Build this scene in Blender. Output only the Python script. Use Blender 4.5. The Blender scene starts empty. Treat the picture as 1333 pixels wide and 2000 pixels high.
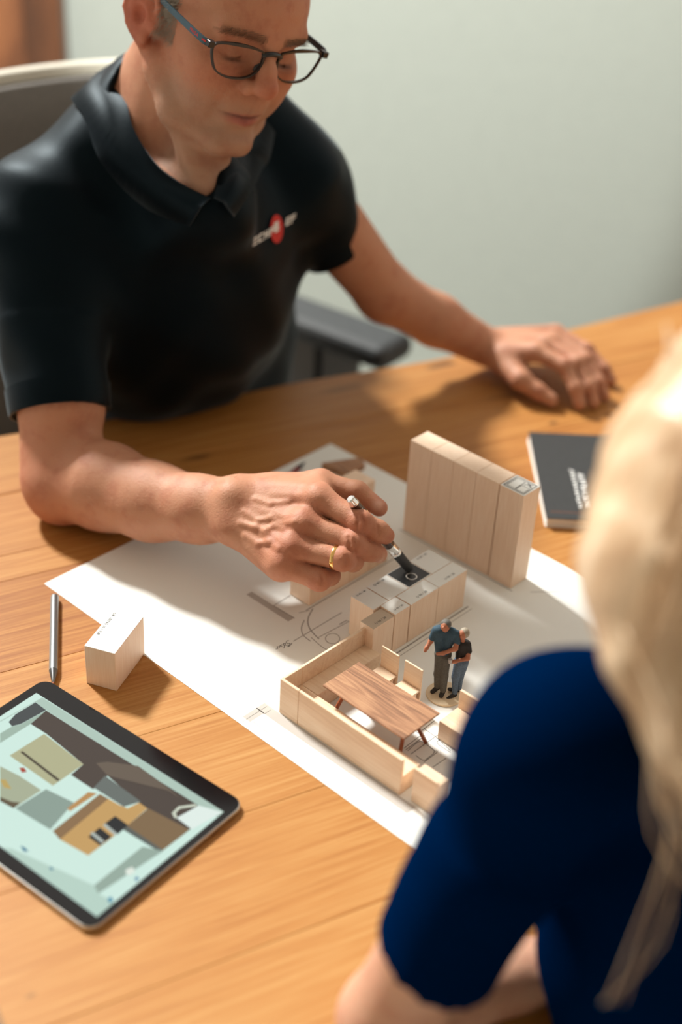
import bpy, bmesh, math, random
import numpy as np
from mathutils import Vector, Matrix
random.seed(7); RNG = np.random.default_rng(11)
sc = bpy.context.scene
COL = sc.collection
TZ = 0.74                                   # table top above the floor

# ------------------------------------------------------------------ camera
FPX, PITCH, ROLL, CAMH = 2700.0, math.radians(33.02), math.radians(3.41), TZ + 0.85
Fv = np.array([0, math.cos(PITCH), -math.sin(PITCH)])
U0 = np.array([0, math.sin(PITCH), math.cos(PITCH)]); R0 = np.array([1.0, 0, 0])
Rv = math.cos(ROLL) * R0 + math.sin(ROLL) * U0
Uv = -math.sin(ROLL) * R0 + math.cos(ROLL) * U0
CAM = np.array([0, 0, CAMH])
cam = bpy.data.cameras.new('camera'); cam_o = bpy.data.objects.new('camera', cam); COL.objects.link(cam_o)
cam.sensor_fit = 'VERTICAL'; cam.sensor_height = 36.0; cam.sensor_width = 24.0
cam.lens = FPX / 2000 * 36.0
cam.clip_start = 0.02; cam.clip_end = 60
cam_o.matrix_world = Matrix(((Rv[0], Uv[0], -Fv[0], CAM[0]), (Rv[1], Uv[1], -Fv[1], CAM[1]), (Rv[2], Uv[2], -Fv[2], CAM[2]), (0, 0, 0, 1)))
cam.dof.use_dof = True; cam.dof.focus_distance = 1.30; cam.dof.aperture_fstop = 1.9; cam.dof.aperture_blades = 0
sc.camera = cam_o
sc.view_settings.view_transform = 'Standard'; sc.view_settings.look = 'None'
sc.view_settings.gamma = 1.0; sc.view_settings.use_curve_mapping = False
sc.view_settings.exposure = -0.20

def ray(x, y): return (x - 666.5) / FPX * Rv - (y - 1000) / FPX * Uv + Fv
def at(x, y, dep): return CAM + ray(x, y) * dep            # a point at a distance along the view
def pz(x, y, z):                                            # a point at a height above the table top
    d = ray(x, y); return CAM + d * ((TZ + z - CAMH) / d[2])

# ------------------------------------------------------------------ world, sun, lamps
world = bpy.data.worlds.new('world'); sc.world = world; world.use_nodes = True
bg = world.node_tree.nodes['Background']; bg.inputs[0].default_value = (1.0, 0.92, 0.82, 1); bg.inputs[1].default_value = 0.93
sun = bpy.data.lights.new('sun', 'SUN'); sun.energy = 7.8; sun.angle = math.radians(7.0); sun.color = (0.97, 0.97, 0.92)
sun_o = bpy.data.objects.new('sun', sun); COL.objects.link(sun_o)
SUND = Vector((-0.501, 0.557, 0.663)).normalized()
sun_o.rotation_euler = SUND.to_track_quat('Z', 'Y').to_euler(); sun_o.location = (-2, 4, 4)
spot = bpy.data.lights.new('added_wall_fill', 'SPOT'); spot.energy = 610; spot.spot_size = math.radians(39); spot.spot_blend = 0.22  # added unseen lamp; brightens the wall, cone edge stands in for a diagonal shadow
spot.color = (0.97, 1.0, 0.95); spot.shadow_soft_size = 0.10
spot_o = bpy.data.objects.new('added_wall_fill', spot); COL.objects.link(spot_o)
spot_o.location = (-0.3, 0.9, 2.3)
spot_o.rotation_euler = (Vector(spot_o.location) - Vector((-0.10, 3.0, 0.92))).to_track_quat('Z', 'Y').to_euler()

# ------------------------------------------------------------------ materials
MATS = {}
def nm(name):
    m = bpy.data.materials.new(name); m.use_nodes = True; MATS[name] = m
    nt = m.node_tree; return m, nt, nt.nodes['Principled BSDF']
def setp(b, **k):
    for a, v in k.items():
        a = {'col': 'Base Color', 'rough': 'Roughness', 'metal': 'Metallic', 'sss': 'Subsurface Weight', 'spec': 'Specular IOR Level', 'sheen': 'Sheen Weight',
             'trans': 'Transmission Weight', 'ior': 'IOR', 'coat': 'Coat Weight', 'emc': 'Emission Color', 'ems': 'Emission Strength', 'alpha': 'Alpha'}[a]
        if isinstance(v, tuple) and len(v) == 3: v = (*v, 1)
        b.inputs[a].default_value = v
def lin(r, g, b):
    f = lambda c: (c / 255 / 12.92) if c <= 10 else ((c / 255 + 0.055) / 1.055) ** 2.4
    return (f(r), f(g), f(b))
def noise_node(nt, vec, scale, detail=3, rough=0.55):
    n = nt.nodes.new('ShaderNodeTexNoise'); n.inputs['Scale'].default_value = scale; n.inputs['Detail'].default_value = detail; n.inputs['Roughness'].default_value = rough
    if vec is not None: nt.links.new(vec, n.inputs['Vector'])
    return n
def mapping(nt, scale, coord='Object', loc=None):
    tc = nt.nodes.new('ShaderNodeTexCoord'); mp = nt.nodes.new('ShaderNodeMapping'); mp.inputs['Scale'].default_value = scale
    nt.links.new(tc.outputs[coord], mp.inputs['Vector']); return mp
def bump(nt, b, h, strength, dist):
    bp = nt.nodes.new('ShaderNodeBump'); bp.inputs['Strength'].default_value = strength; bp.inputs['Distance'].default_value = dist
    nt.links.new(h, bp.inputs['Height']); nt.links.new(bp.outputs[0], b.inputs['Normal']); return bp
def ramp(nt, fac, stops):
    r = nt.nodes.new('ShaderNodeValToRGB'); e = r.color_ramp.elements
    while len(e) < len(stops): e.new(0.5)
    for i, (p, c) in enumerate(stops): e[i].position = p; e[i].color = (*c, 1)
    nt.links.new(fac, r.inputs[0]); return r
def plain(name, col, rough=0.6, noise=0.0, nscale=200, **k):
    m, nt, b = nm(name); setp(b, col=col, rough=rough, **k)
    if noise:
        n = noise_node(nt, mapping(nt, (1, 1, 1)).outputs[0], nscale)
        r = ramp(nt, n.outputs[0], [(0.3, tuple(c * (1 - noise) for c in col)), (0.7, tuple(min(1, c * (1 + noise)) for c in col))])
        nt.links.new(r.outputs[0], b.inputs['Base Color']); bump(nt, b, n.outputs[0], 0.15, 0.001)
    return m
def wood(name, dark, mid, light, stretch, rough=0.45, big=(1, 1, 1), fine=120, bstr=0.1, randomize=0.0, rings=0.35, coat=0.0, tint=0.0, bigw=0.5):
    m, nt, b = nm(name); setp(b, rough=rough, coat=coat)
    tc = nt.nodes.new('ShaderNodeTexCoord'); oi = nt.nodes.new('ShaderNodeObjectInfo')
    off = nt.nodes.new('ShaderNodeVectorMath'); off.operation = 'SCALE'; off.inputs[0].default_value = (7.3, 3.1, 5.7); nt.links.new(oi.outputs['Random'], off.inputs['Scale'])
    ad = nt.nodes.new('ShaderNodeVectorMath'); ad.operation = 'ADD'; nt.links.new(tc.outputs['Object'], ad.inputs[0]); nt.links.new(off.outputs[0], ad.inputs[1])
    m1 = nt.nodes.new('ShaderNodeMapping'); m1.inputs['Scale'].default_value = stretch; nt.links.new(ad.outputs[0], m1.inputs[0])
    m2 = nt.nodes.new('ShaderNodeMapping'); m2.inputs['Scale'].default_value = big; nt.links.new(ad.outputs[0], m2.inputs[0])
    n1 = noise_node(nt, m1.outputs[0], fine, 4, 0.6)
    n2 = noise_node(nt, m2.outputs[0], 1.0, 2, 0.5)
    mul = nt.nodes.new('ShaderNodeMath'); mul.operation = 'MULTIPLY'; mul.inputs[1].default_value = 9.0; nt.links.new(n2.outputs[0], mul.inputs[0])
    sn = nt.nodes.new('ShaderNodeMath'); sn.operation = 'SINE'; 
    mul2 = nt.nodes.new('ShaderNodeMath'); mul2.operation = 'MULTIPLY'; mul2.inputs[1].default_value = 6.2; nt.links.new(mul.outputs[0], mul2.inputs[0]); nt.links.new(mul2.outputs[0], sn.inputs[0])
    sc_ = nt.nodes.new('ShaderNodeMath'); sc_.operation = 'MULTIPLY_ADD'; sc_.inputs[1].default_value = rings * 0.5; sc_.inputs[2].default_value = 0.0; nt.links.new(sn.outputs[0], sc_.inputs[0])
    su = nt.nodes.new('ShaderNodeMath'); su.operation = 'ADD'; nt.links.new(n1.outputs[0], su.inputs[0]); nt.links.new(sc_.outputs[0], su.inputs[1])
    s2 = nt.nodes.new('ShaderNodeMath'); s2.operation = 'MULTIPLY_ADD'; s2.inputs[1].default_value = bigw; nt.links.new(n2.outputs[0], s2.inputs[0]); 
    su2 = nt.nodes.new('ShaderNodeMath'); su2.operation = 'ADD'; nt.links.new(su.outputs[0], s2.inputs[2]); 
    r3 = nt.nodes.new('ShaderNodeMath'); r3.operation = 'MULTIPLY_ADD'; r3.inputs[1].default_value = randomize; nt.links.new(oi.outputs['Random'], r3.inputs[0]); nt.links.new(s2.outputs[0], r3.inputs[2])
    su2.operation = 'SUBTRACT'; nt.links.new(r3.outputs[0], su2.inputs[0]); su2.inputs[1].default_value = bigw * 0.5 + randomize * 0.5
    r = ramp(nt, su2.outputs[0], [(0.22, dark), (0.5, mid), (0.8, light)])
    nt.links.new(r.outputs[0], b.inputs['Base Color'])
    bump(nt, b, n1.outputs[0], bstr, 0.0006)
    return m
def cloth(name, col, sheen=0.6, scale=900, rough=0.85, spec=0.06):
    m, nt, b = nm(name); setp(b, col=col, rough=rough, sheen=sheen, spec=spec)
    b.inputs['Specular Tint'].default_value = (0.45, 0.78, 1.0, 1); b.inputs['Sheen Roughness'].default_value = 0.3; b.inputs['Sheen Tint'].default_value = (0.75, 0.9, 1.0, 1)
    n = noise_node(nt, mapping(nt, (1, 1, 1)).outputs[0], scale, 2); bump(nt, b, n.outputs[0], 0.25, 0.0008)
    return m
def skin(name, scale=1.0, sss=0.16):
    m, nt, b = nm(name)
    vc = nt.nodes.new('ShaderNodeVertexColor'); vc.layer_name = 'tone'
    mp = mapping(nt, (1, 1, 1))
    n = noise_node(nt, mp.outputs[0], 45 * scale, 5, 0.6); n2 = noise_node(nt, mp.outputs[0], 420 * scale, 3, 0.7)
    r = ramp(nt, n.outputs[0], [(0.32, (0.83, 0.70, 0.68)), (0.5, (1, 1, 1)), (0.7, (1.0, 1.05, 1.06))])
    mx = nt.nodes.new('ShaderNodeMix'); mx.data_type = 'RGBA'; mx.blend_type = 'MULTIPLY'; mx.inputs[0].default_value = 0.8
    nt.links.new(vc.outputs[0], mx.inputs[6]); nt.links.new(r.outputs[0], mx.inputs[7])
    nt.links.new(mx.outputs[2], b.inputs['Base Color'])
    setp(b, rough=0.56, sss=sss, spec=0.32)
    b.inputs['Subsurface Radius'].default_value = (1.0, 0.32, 0.16); b.inputs['Subsurface Scale'].default_value = 0.008
    bump(nt, b, n2.outputs[0], 0.40, 0.0012)
    return m
def glow(name, col, s=1.0):
    m, nt, b = nm(name); setp(b, col=tuple(c * 0.05 for c in col), rough=0.1, emc=col, ems=s, spec=0.4); return m

wall_m = plain('wall_paint', (0.285, 0.302, 0.275), 0.9, 0.02, 30)
floor_m = plain('pale_floor', (0.66, 0.62, 0.55), 0.5, 0.05, 6)
door_m = wood('door_wood', lin(84, 46, 22), lin(112, 66, 36), lin(132, 82, 48), (2, 2, 0.15), 0.5)
table_m = wood('oak_table', lin(146, 88, 36), lin(173, 117, 58), lin(188, 140, 82), (0.03, 1, 1), 0.48, (0.7, 9, 8), 300, 0.10, 0.20, 0.05, bigw=0.35)
setp(table_m.node_tree.nodes['Principled BSDF'], spec=0.3)
def add_knots(m, pts):
    nt = m.node_tree; b = nt.nodes['Principled BSDF']; src = b.inputs['Base Color'].links[0].from_socket; tc = nt.nodes.new('ShaderNodeTexCoord')
    wob = noise_node(nt, tc.outputs['Object'], 25, 3)
    for x, y, rx, ry, w in pts:
        mp = nt.nodes.new('ShaderNodeMapping'); mp.inputs['Location'].default_value = (-x / rx, -y / ry, 0); mp.inputs['Scale'].default_value = (1 / rx, 1 / ry, 0); nt.links.new(tc.outputs['Object'], mp.inputs[0])
        ln = nt.nodes.new('ShaderNodeVectorMath'); ln.operation = 'LENGTH'; nt.links.new(mp.outputs[0], ln.inputs[0])
        ad = nt.nodes.new('ShaderNodeMath'); ad.operation = 'ADD'; nt.links.new(ln.outputs['Value'], ad.inputs[0]); nt.links.new(wob.outputs[0], ad.inputs[1])
        mr = nt.nodes.new('ShaderNodeMapRange'); mr.interpolation_type = 'SMOOTHSTEP'; mr.inputs['From Min'].default_value = 0.7; mr.inputs['From Max'].default_value = 1.5; mr.inputs['To Min'].default_value = w; mr.inputs['To Max'].default_value = 0; nt.links.new(ad.outputs[0], mr.inputs['Value'])
        mx = nt.nodes.new('ShaderNodeMix'); mx.data_type = 'RGBA'; mx.inputs[7].default_value = (0.055, 0.018, 0.006, 1); nt.links.new(mr.outputs[0], mx.inputs[0]); nt.links.new(src, mx.inputs[6]); src = mx.outputs[2]
    nt.links.new(src, b.inputs['Base Color'])
maple_m = wood('maple_block', lin(236, 204, 176), lin(243, 214, 188), lin(248, 224, 202), (1, 1, 0.05), 0.55, (20, 20, 4), 600, 0.04, 0.10, 0.06)
mapleh_m = wood('maple_flat', lin(226, 192, 160), lin(236, 206, 175), lin(243, 217, 190), (0.05, 1, 1), 0.55, (5, 40, 20), 420, 0.05, 0.12, 0.16)
walnut_m = wood('walnut_top', lin(122, 84, 60), lin(164, 118, 86), lin(192, 148, 110), (0.04, 1, 1), 0.5, (5, 50, 20), 700, 0.06, 0.0, 0.22)
legwood_m = wood('reddish_wood', lin(110, 52, 24), lin(150, 78, 42), lin(170, 96, 58), (1, 1, 0.1), 0.5, (20, 20, 5), 300)
paper_m = plain('plan_paper', (0.86, 0.86, 0.83), 0.75)
label_m = plain('paper_label', (0.85, 0.85, 0.82), 0.7)
label_grey_m = plain('grey_paper_label', lin(196, 178, 158), 0.7)
ink_m = plain('ink', (0.03, 0.03, 0.035), 0.7)
inklight_m = plain('pale_ink', lin(150, 146, 142), 0.8)
greyband_m = plain('grey_print', lin(186, 180, 174), 0.8)
black_m = plain('black_plastic', (0.012, 0.012, 0.014), 0.35)
softblack_m = plain('soft_black', (0.03, 0.034, 0.038), 0.6, 0.2, 90)
hob_m = plain('hob_black', (0.02, 0.021, 0.023), 0.4)
chrome_m = plain('chrome', (0.82, 0.82, 0.82), 0.14, metal=1.0)
alu_m = plain('aluminium', (0.62, 0.62, 0.61), 0.34, metal=1.0)
stylus_m = plain('grey_metal', (0.30, 0.32, 0.33), 0.34, metal=0.85)
gold_m = plain('gold', (0.83, 0.52, 0.19), 0.2, metal=1.0)
brown_lacq_m = plain('brown_lacquer', (0.05, 0.016, 0.008), 0.15, coat=0.5)
white_ink_m = plain('white_print', (0.85, 0.84, 0.82), 0.7)
red_m = plain('red_print', (0.55, 0.02, 0.015), 0.7)
notebook_m = plain('notebook_cover', (0.020, 0.021, 0.022), 0.5, 0.15, 200)
pages_m = plain('page_edges', (0.80, 0.78, 0.74), 0.8)
chair_shell_m = plain('chair_shell', lin(196, 190, 176), 0.5)
chair_mesh_m = plain('chair_fabric', lin(120, 116, 112), 0.9, 0.12, 300)
shirt_m = cloth('navy_polo', (0.0016, 0.0032, 0.0050), 0.14, rough=0.50, spec=0.13)
bluetop_m = cloth('royal_blue_top', (0.0, 0.0075, 0.036), 0.0, spec=0.0)
trouser_m = cloth('dark_trousers', (0.015, 0.017, 0.022), 0.2)
shoe_m = plain('dark_shoes', (0.02, 0.018, 0.016), 0.5)
skin_m = skin('skin')
toy_m, _nt, _b = nm('painted_figure'); _v = _nt.nodes.new('ShaderNodeVertexColor'); _v.layer_name = 'tone'; _nt.links.new(_v.outputs[0], _b.inputs['Base Color']); setp(_b, rough=0.75)
hairgrey_m = plain('grey_hair', lin(158, 148, 136), 0.7, spec=0.2)
hairdark_m = plain('eyebrow_hair', lin(96, 74, 56), 0.6)
stubble_m = plain('stubble_hair', lin(186, 168, 150), 0.35)
m, nt, b = nm('blonde_hair'); setp(b, rough=0.38, spec=0.4)
_n = noise_node(nt, mapping(nt, (60, 60, 3)).outputs[0], 1.0, 3); _r = ramp(nt, _n.outputs[0], [(0.3, lin(176, 138, 104)), (0.52, lin(208, 176, 142)), (0.72, lin(230, 206, 178))]); nt.links.new(_r.outputs[0], b.inputs['Base Color'])
blonde_m = m
eye_m = plain('eye_white', (0.7, 0.66, 0.62), 0.15); iris_m = plain('iris', (0.05, 0.06, 0.06), 0.1)
m, nt, b = nm('spectacle_glass'); setp(b, col=(1, 1, 1), rough=0.0, trans=1.0, ior=1.03, spec=0.35); lens_m = m
frame_m = plain('frame_black', (0.012, 0.014, 0.016), 0.28)
temple_m = plain('temple_blue', (0.022, 0.060, 0.085), 0.3)
glassblack_m = plain('tablet_glass', (0.004, 0.004, 0.005), 0.08)

# ------------------------------------------------------------------ object helpers
def mesh_of(name, verts, faces, smooth=False):
    me = bpy.data.meshes.new(name); me.from_pydata([tuple(map(float, v)) for v in verts], [], [tuple(map(int, f)) for f in faces]); me.update()
    if smooth: me.polygons.foreach_set('use_smooth', [True] * len(me.polygons))
    return me
def tag(o, label=None, cat=None, group=None, kind=None):
    if label: o['label'] = label
    if cat: o['category'] = cat
    if group: o['group'] = group
    if kind: o['kind'] = kind
    return o
def thing(name, label, cat, loc=(0, 0, 0), rz=0.0, group=None):
    o = bpy.data.objects.new(name, None); COL.objects.link(o); o.empty_display_size = 0.02
    o.location = tuple(map(float, loc)); o.rotation_euler = (0, 0, rz); return tag(o, label, cat, group)
def part(name, me, mat, parent=None, loc=(0, 0, 0), rz=0.0):
    o = bpy.data.objects.new(name, me); COL.objects.link(o); me.materials.append(mat) if mat is not None and not me.materials else None
    o.location = tuple(map(float, loc)); o.rotation_euler = (0, 0, rz)
    if parent is not None: o.parent = parent
    return o
def bm_mesh(name, bm, smooth=False):
    me = bpy.data.meshes.new(name); bm.to_mesh(me); bm.free()
    if smooth: me.polygons.foreach_set('use_smooth', [True] * len(me.polygons))
    return me
def box_me(lo, hi, bev=0.0, name='box', seg=1):
    bm = bmesh.new(); v = [bm.verts.new((x, y, z)) for x in (lo[0], hi[0]) for y in (lo[1], hi[1]) for z in (lo[2], hi[2])]
    for f in ((0, 1, 3, 2), (4, 6, 7, 5), (0, 4, 5, 1), (2, 3, 7, 6), (0, 2, 6, 4), (1, 5, 7, 3)): bm.faces.new([v[i] for i in f])
    bmesh.ops.recalc_face_normals(bm, faces=bm.faces)
    if bev: bmesh.ops.bevel(bm, geom=bm.edges[:], offset=bev, segments=seg, affect='EDGES', profile=0.5)
    return bm_mesh(name, bm)
def prism_me(poly, z0, z1, bev=0.0, name='prism', seg=2):
    bm = bmesh.new(); lo = [bm.verts.new((p[0], p[1], z0)) for p in poly]; hi = [bm.verts.new((p[0], p[1], z1)) for p in poly]; n = len(poly)
    top = bm.faces.new(hi); bot = bm.faces.new(lo[::-1])
    for i in range(n): bm.faces.new((lo[i], lo[(i + 1) % n], hi[(i + 1) % n], hi[i]))
    bmesh.ops.recalc_face_normals(bm, faces=bm.faces)
    if bev: bmesh.ops.bevel(bm, geom=list(set(top.edges[:] + bot.edges[:])), offset=bev, segments=seg, affect='EDGES', profile=0.5)
    return bm_mesh(name, bm)
def flat_me(poly, z, name='flat'): return mesh_of(name, [(p[0], p[1], z) for p in poly], [range(len(poly))])
def basis(d):
    d = np.asarray(d, float); d = d / np.linalg.norm(d); a = np.array([0, 0, 1.0]) if abs(d[2]) < 0.9 else np.array([1.0, 0, 0])
    x = np.cross(a, d); x /= np.linalg.norm(x); return x, np.cross(d, x), d
def lathe_me(prof, a, b_, n=24, name='lathe', smooth=True):
    """prof: (t along a->b in metres, radius)"""
    a = np.asarray(a, float); x, y, d = basis(np.asarray(b_, float) - a); V = []; F = []
    for t, r in prof:
        for i in range(n):
            w = 2 * math.pi * i / n; V.append(a + d * t + (x * math.cos(w) + y * math.sin(w)) * r)
    m = len(prof)
    for j in range(m - 1):
        for i in range(n): F.append((j * n + i, j * n + (i + 1) % n, (j + 1) * n + (i + 1) % n, (j + 1) * n + i))
    F.append(tuple(range(n))[::-1]); F.append(tuple((m - 1) * n + i for i in range(n)))
    me = mesh_of(name, V, F, smooth)
    if smooth: me.set_sharp_from_angle(angle=math.radians(40))
    return me
def tube_arr(P, r, n=6, squash=None, cap=True):
    P = [np.asarray(p, float) for p in P]; m = len(P); V = []; F = []; up = None
    for j in range(m):
        d = P[min(j + 1, m - 1)] - P[max(j - 1, 0)]; d = d / (np.linalg.norm(d) + 1e-12)
        if up is None: x, y, _ = basis(d)
        else: x = up - d * (up @ d); x /= np.linalg.norm(x) + 1e-12; y = np.cross(d, x)
        up = x; rr = r[j] if hasattr(r, '__len__') else r
        for i in range(n):
            w = 2 * math.pi * i / n; V.append(P[j] + (x * math.cos(w) + y * math.sin(w)) * rr)
    for j in range(m - 1):
        for i in range(n): F.append((j * n + i, j * n + (i + 1) % n, (j + 1) * n + (i + 1) % n, (j + 1) * n + i))
    if cap: F.append(tuple(range(n))[::-1]); F.append(tuple((m - 1) * n + i for i in range(n)))
    return V, F
def tube_me(P, r, n=8, name='tube', smooth=True): V, F = tube_arr(P, r, n); return mesh_of(name, V, F, smooth)
def multi(parts):
    V = []; F = []
    for v, f in parts:
        o = len(V); V += list(v); F += [tuple(i + o for i in q) for q in f]
    return V, F
def spline(P, n):
    P = np.asarray(P, float); m = len(P); out = []
    for s in np.linspace(0, m - 1.000001, n):
        i = int(s); t = s - i; p0 = P[max(i - 1, 0)]; p1 = P[i]; p2 = P[min(i + 1, m - 1)]; p3 = P[min(i + 2, m - 1)]
        out.append(0.5 * ((2 * p1) + (-p0 + p2) * t + (2 * p0 - 5 * p1 + 4 * p2 - p3) * t * t + (-p0 + 3 * p1 - 3 * p2 + p3) * t ** 3))
    return np.array(out)
def stroke(P, w, z):
    """flat ribbon on a plane (print)"""
    P = np.asarray(P, float)[:, :2]; V = []; F = []; m = len(P)
    for j in range(m):
        d = P[min(j + 1, m - 1)] - P[max(j - 1, 0)]; d = d / (np.linalg.norm(d) + 1e-12); nrm = np.array([-d[1], d[0]]) * w / 2
        V += [(*(P[j] + nrm), z), (*(P[j] - nrm), z)]
    for j in range(m - 1): F.append((2 * j, 2 * j + 1, 2 * j + 3, 2 * j + 2))
    return V, F
def text_me(s, size, name='lettering', ext=0.0):
    cu = bpy.data.curves.new(name, 'FONT'); cu.body = s; cu.size = size; cu.align_x = 'CENTER'; cu.align_y = 'CENTER'; cu.extrude = ext; cu.resolution_u = 2
    o = bpy.data.objects.new('tmp', cu); COL.objects.link(o); dg = bpy.context.evaluated_depsgraph_get()
    me = bpy.data.meshes.new_from_object(o.evaluated_get(dg)); bpy.data.objects.remove(o); bpy.data.curves.remove(cu); me.name = name; me.materials.clear(); return me

# ------------------------------------------------------------------ signed-distance modelling
BIG = 0.06
class Node:
    def __init__(s, f, lo, hi): s.f, s.lo, s.hi = f, np.asarray(lo, float), np.asarray(hi, float)
def cone(a, b_, ra, rb, sq=None):
    """tapered capsule; sq = (axis, factor): factor > 1 makes it thinner along that axis"""
    a = np.asarray(a, float); b_ = np.asarray(b_, float); r = max(ra, rb)
    if sq is None:
        ba = b_ - a; L2 = ba @ ba + 1e-12
        def f(P):
            pa = P - a.astype(P.dtype); h = np.clip(pa @ ba.astype(P.dtype) / L2, 0, 1)
            q = pa - h[..., None] * ba.astype(P.dtype); return np.sqrt(np.einsum('...i,...i', q, q)) - (ra + (rb - ra) * h)
    else:
        n = np.asarray(sq[0], float); n = n / np.linalg.norm(n); s = sq[1]
        A = np.eye(3) + (s - 1) * np.outer(n, n); ba = A @ (b_ - a); L2 = ba @ ba + 1e-12
        def f(P):
            pa = (P - a.astype(P.dtype)) @ A.T.astype(P.dtype); h = np.clip(pa @ ba.astype(P.dtype) / L2, 0, 1)
            q = pa - h[..., None] * ba.astype(P.dtype); return (np.sqrt(np.einsum('...i,...i', q, q)) - (ra + (rb - ra) * h)) / (1 + (s - 1) * 0.4 if s > 1 else 1)
        if s < 1: r = r / s
    return Node(f, np.minimum(a, b_) - r, np.maximum(a, b_) + r)
def ball(c, r): return cone(c, np.asarray(c, float) + 1e-5, r, r)
def fcone(a, b_, ra, rb):
    a = np.asarray(a, float); b_ = np.asarray(b_, float); L = np.linalg.norm(b_ - a); n = (b_ - a) / L; r = max(ra, rb)
    def f(P):
        pa = P - a.astype(P.dtype); h = pa @ n.astype(P.dtype); q = pa - h[..., None] * n.astype(P.dtype)
        return np.maximum(np.sqrt(np.einsum('...i,...i', q, q)) - (ra + (rb - ra) * np.clip(h / L, 0, 1)), np.maximum(-h, h - L))
    return Node(f, np.minimum(a, b_) - r, np.maximum(a, b_) + r)
def ell(c, r, M=None):
    """M rows = local axes"""
    c = np.asarray(c, float); r = np.asarray(r, float); M = np.eye(3) if M is None else np.asarray(M, float)
    ext = np.sqrt(((M * r[:, None]) ** 2).sum(0))
    def f(P):
        q = (P - c.astype(P.dtype)) @ M.T.astype(P.dtype); k0 = np.sqrt(((q / r) ** 2).sum(-1)); k1 = np.sqrt(((q / r ** 2) ** 2).sum(-1)) + 1e-6
        return (k0 * (k0 - 1) / k1).astype(P.dtype)
    return Node(f, c - ext, c + ext)
def field(f, lo, hi): return Node(f, lo, hi)
class Grp(Node):
    def __init__(s, items):
        s.items = items
        u = [i for i in items if i[0] == 'u']; s.lo = np.min([i[2].lo for i in u], 0); s.hi = np.max([i[2].hi for i in u], 0)
        s.km = max(i[1] for i in items)
    def ev(s, P, blo=None, bhi=None, pad0=0.0):
        d = np.full(P.shape[:-1], BIG, P.dtype); pk = max(pad0, s.km)
        for op, k, n in s.items:
            if blo is not None:
                pad = (pk if op == 'u' else k) + 0.004
                if np.any(n.lo - pad > bhi) or np.any(n.hi + pad < blo): continue
            e = n.ev(P, blo, bhi, pk) if isinstance(n, Grp) else n.f(P)
            if op == 'u':
                if k > 0: h = np.clip(k - np.abs(d - e), 0, None) / k; d = np.minimum(d, e) - h * h * k * 0.25
                else: d = np.minimum(d, e)
            elif op == 's':
                e = -e
                if k > 0: h = np.clip(k - np.abs(d - e), 0, None) / k; d = np.maximum(d, e) + h * h * k * 0.25
                else: d = np.maximum(d, e)
            elif op == 'i': d = np.maximum(d, e)
            else: d = d + e
        return d
def U(n, k=0.0): return ('u', k, n)
def S(n, k=0.0): return ('s', k, n)
def A_(n): return ('a', 0.0, n)
def surface(root, h, bs=20):
    lo = root.lo - 4 * h; nb = np.ceil((root.hi + 4 * h - lo) / (bs * h)).astype(int); NX, NY, NZ = nb * bs + 3
    bi = np.stack(np.meshgrid(*[np.arange(k) for k in nb], indexing='ij'), -1).reshape(-1, 3)
    cc = (lo + (bi + 0.5) * bs * h).astype(np.float32)
    cv = root.ev(cc); act = np.abs(cv) < bs * h * 0.87 * 1.35 + 0.003
    gl = np.arange(bs + 1); KS, VS, QS = [], [], []
    base = np.stack(np.meshgrid(gl, gl, gl, indexing='ij'), -1)
    for b in bi[act]:
        o = b * bs; P = (lo + (base + o) * h).astype(np.float32)
        d = root.ev(P, P[0, 0, 0].astype(float), P[-1, -1, -1].astype(float)); ins = d < 0
        if ins.all() or not ins.any(): continue
        acc = np.zeros((bs, bs, bs, 3), np.float32); cnt = np.zeros((bs, bs, bs), np.float32)
        for ax in range(3):
            sl0 = [slice(None)] * 3; sl1 = [slice(None)] * 3; sl0[ax] = slice(0, bs); sl1[ax] = slice(1, bs + 1)
            d0 = d[tuple(sl0)]; d1 = d[tuple(sl1)]; i0 = ins[tuple(sl0)]; cr = i0 != ins[tuple(sl1)]
            t = np.where(cr, d0 / np.where(cr, d0 - d1, 1), 0).astype(np.float32)
            pp = P[tuple(sl0)].copy(); pp[..., ax] += t * h; pp *= cr[..., None]; crf = cr.astype(np.float32)
            oa = [k for k in range(3) if k != ax]
            for e0 in (0, 1):
                for e1 in (0, 1):
                    s = [slice(None)] * 3; s[oa[0]] = slice(e0, e0 + bs); s[oa[1]] = slice(e1, e1 + bs)
                    acc += pp[tuple(s)]; cnt += crf[tuple(s)]
            s = [slice(0, bs)] * 3; ii = np.argwhere(cr[tuple(s)])
            if len(ii):
                fl = i0[tuple(s)][tuple(ii.T)]; gi = ii + o; q = []
                for e0, e1 in ((1, 1), (0, 1), (0, 0), (1, 0)):
                    c = gi.copy(); c[:, oa[0]] -= e0; c[:, oa[1]] -= e1; q.append(((c[:, 0] + 1) * (NY + 1) + c[:, 1] + 1).astype(np.int64) * (NZ + 1) + c[:, 2] + 1)
                q = np.stack(q, 1); rev = fl if ax == 1 else ~fl
                q[rev] = q[rev][:, ::-1]; QS.append(q)
        m = cnt > 0; ii = np.argwhere(m) + o
        KS.append(((ii[:, 0] + 1) * (NY + 1) + ii[:, 1] + 1).astype(np.int64) * (NZ + 1) + ii[:, 2] + 1); VS.append(acc[m] / cnt[m][:, None])
    K = np.concatenate(KS); V = np.concatenate(VS); Q = np.concatenate(QS); od = np.argsort(K); K = K[od]; V = V[od]
    ix = np.searchsorted(K, Q); ix = np.clip(ix, 0, len(K) - 1); ok = (K[ix] == Q).all(1)
    return V, ix[ok]
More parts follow.
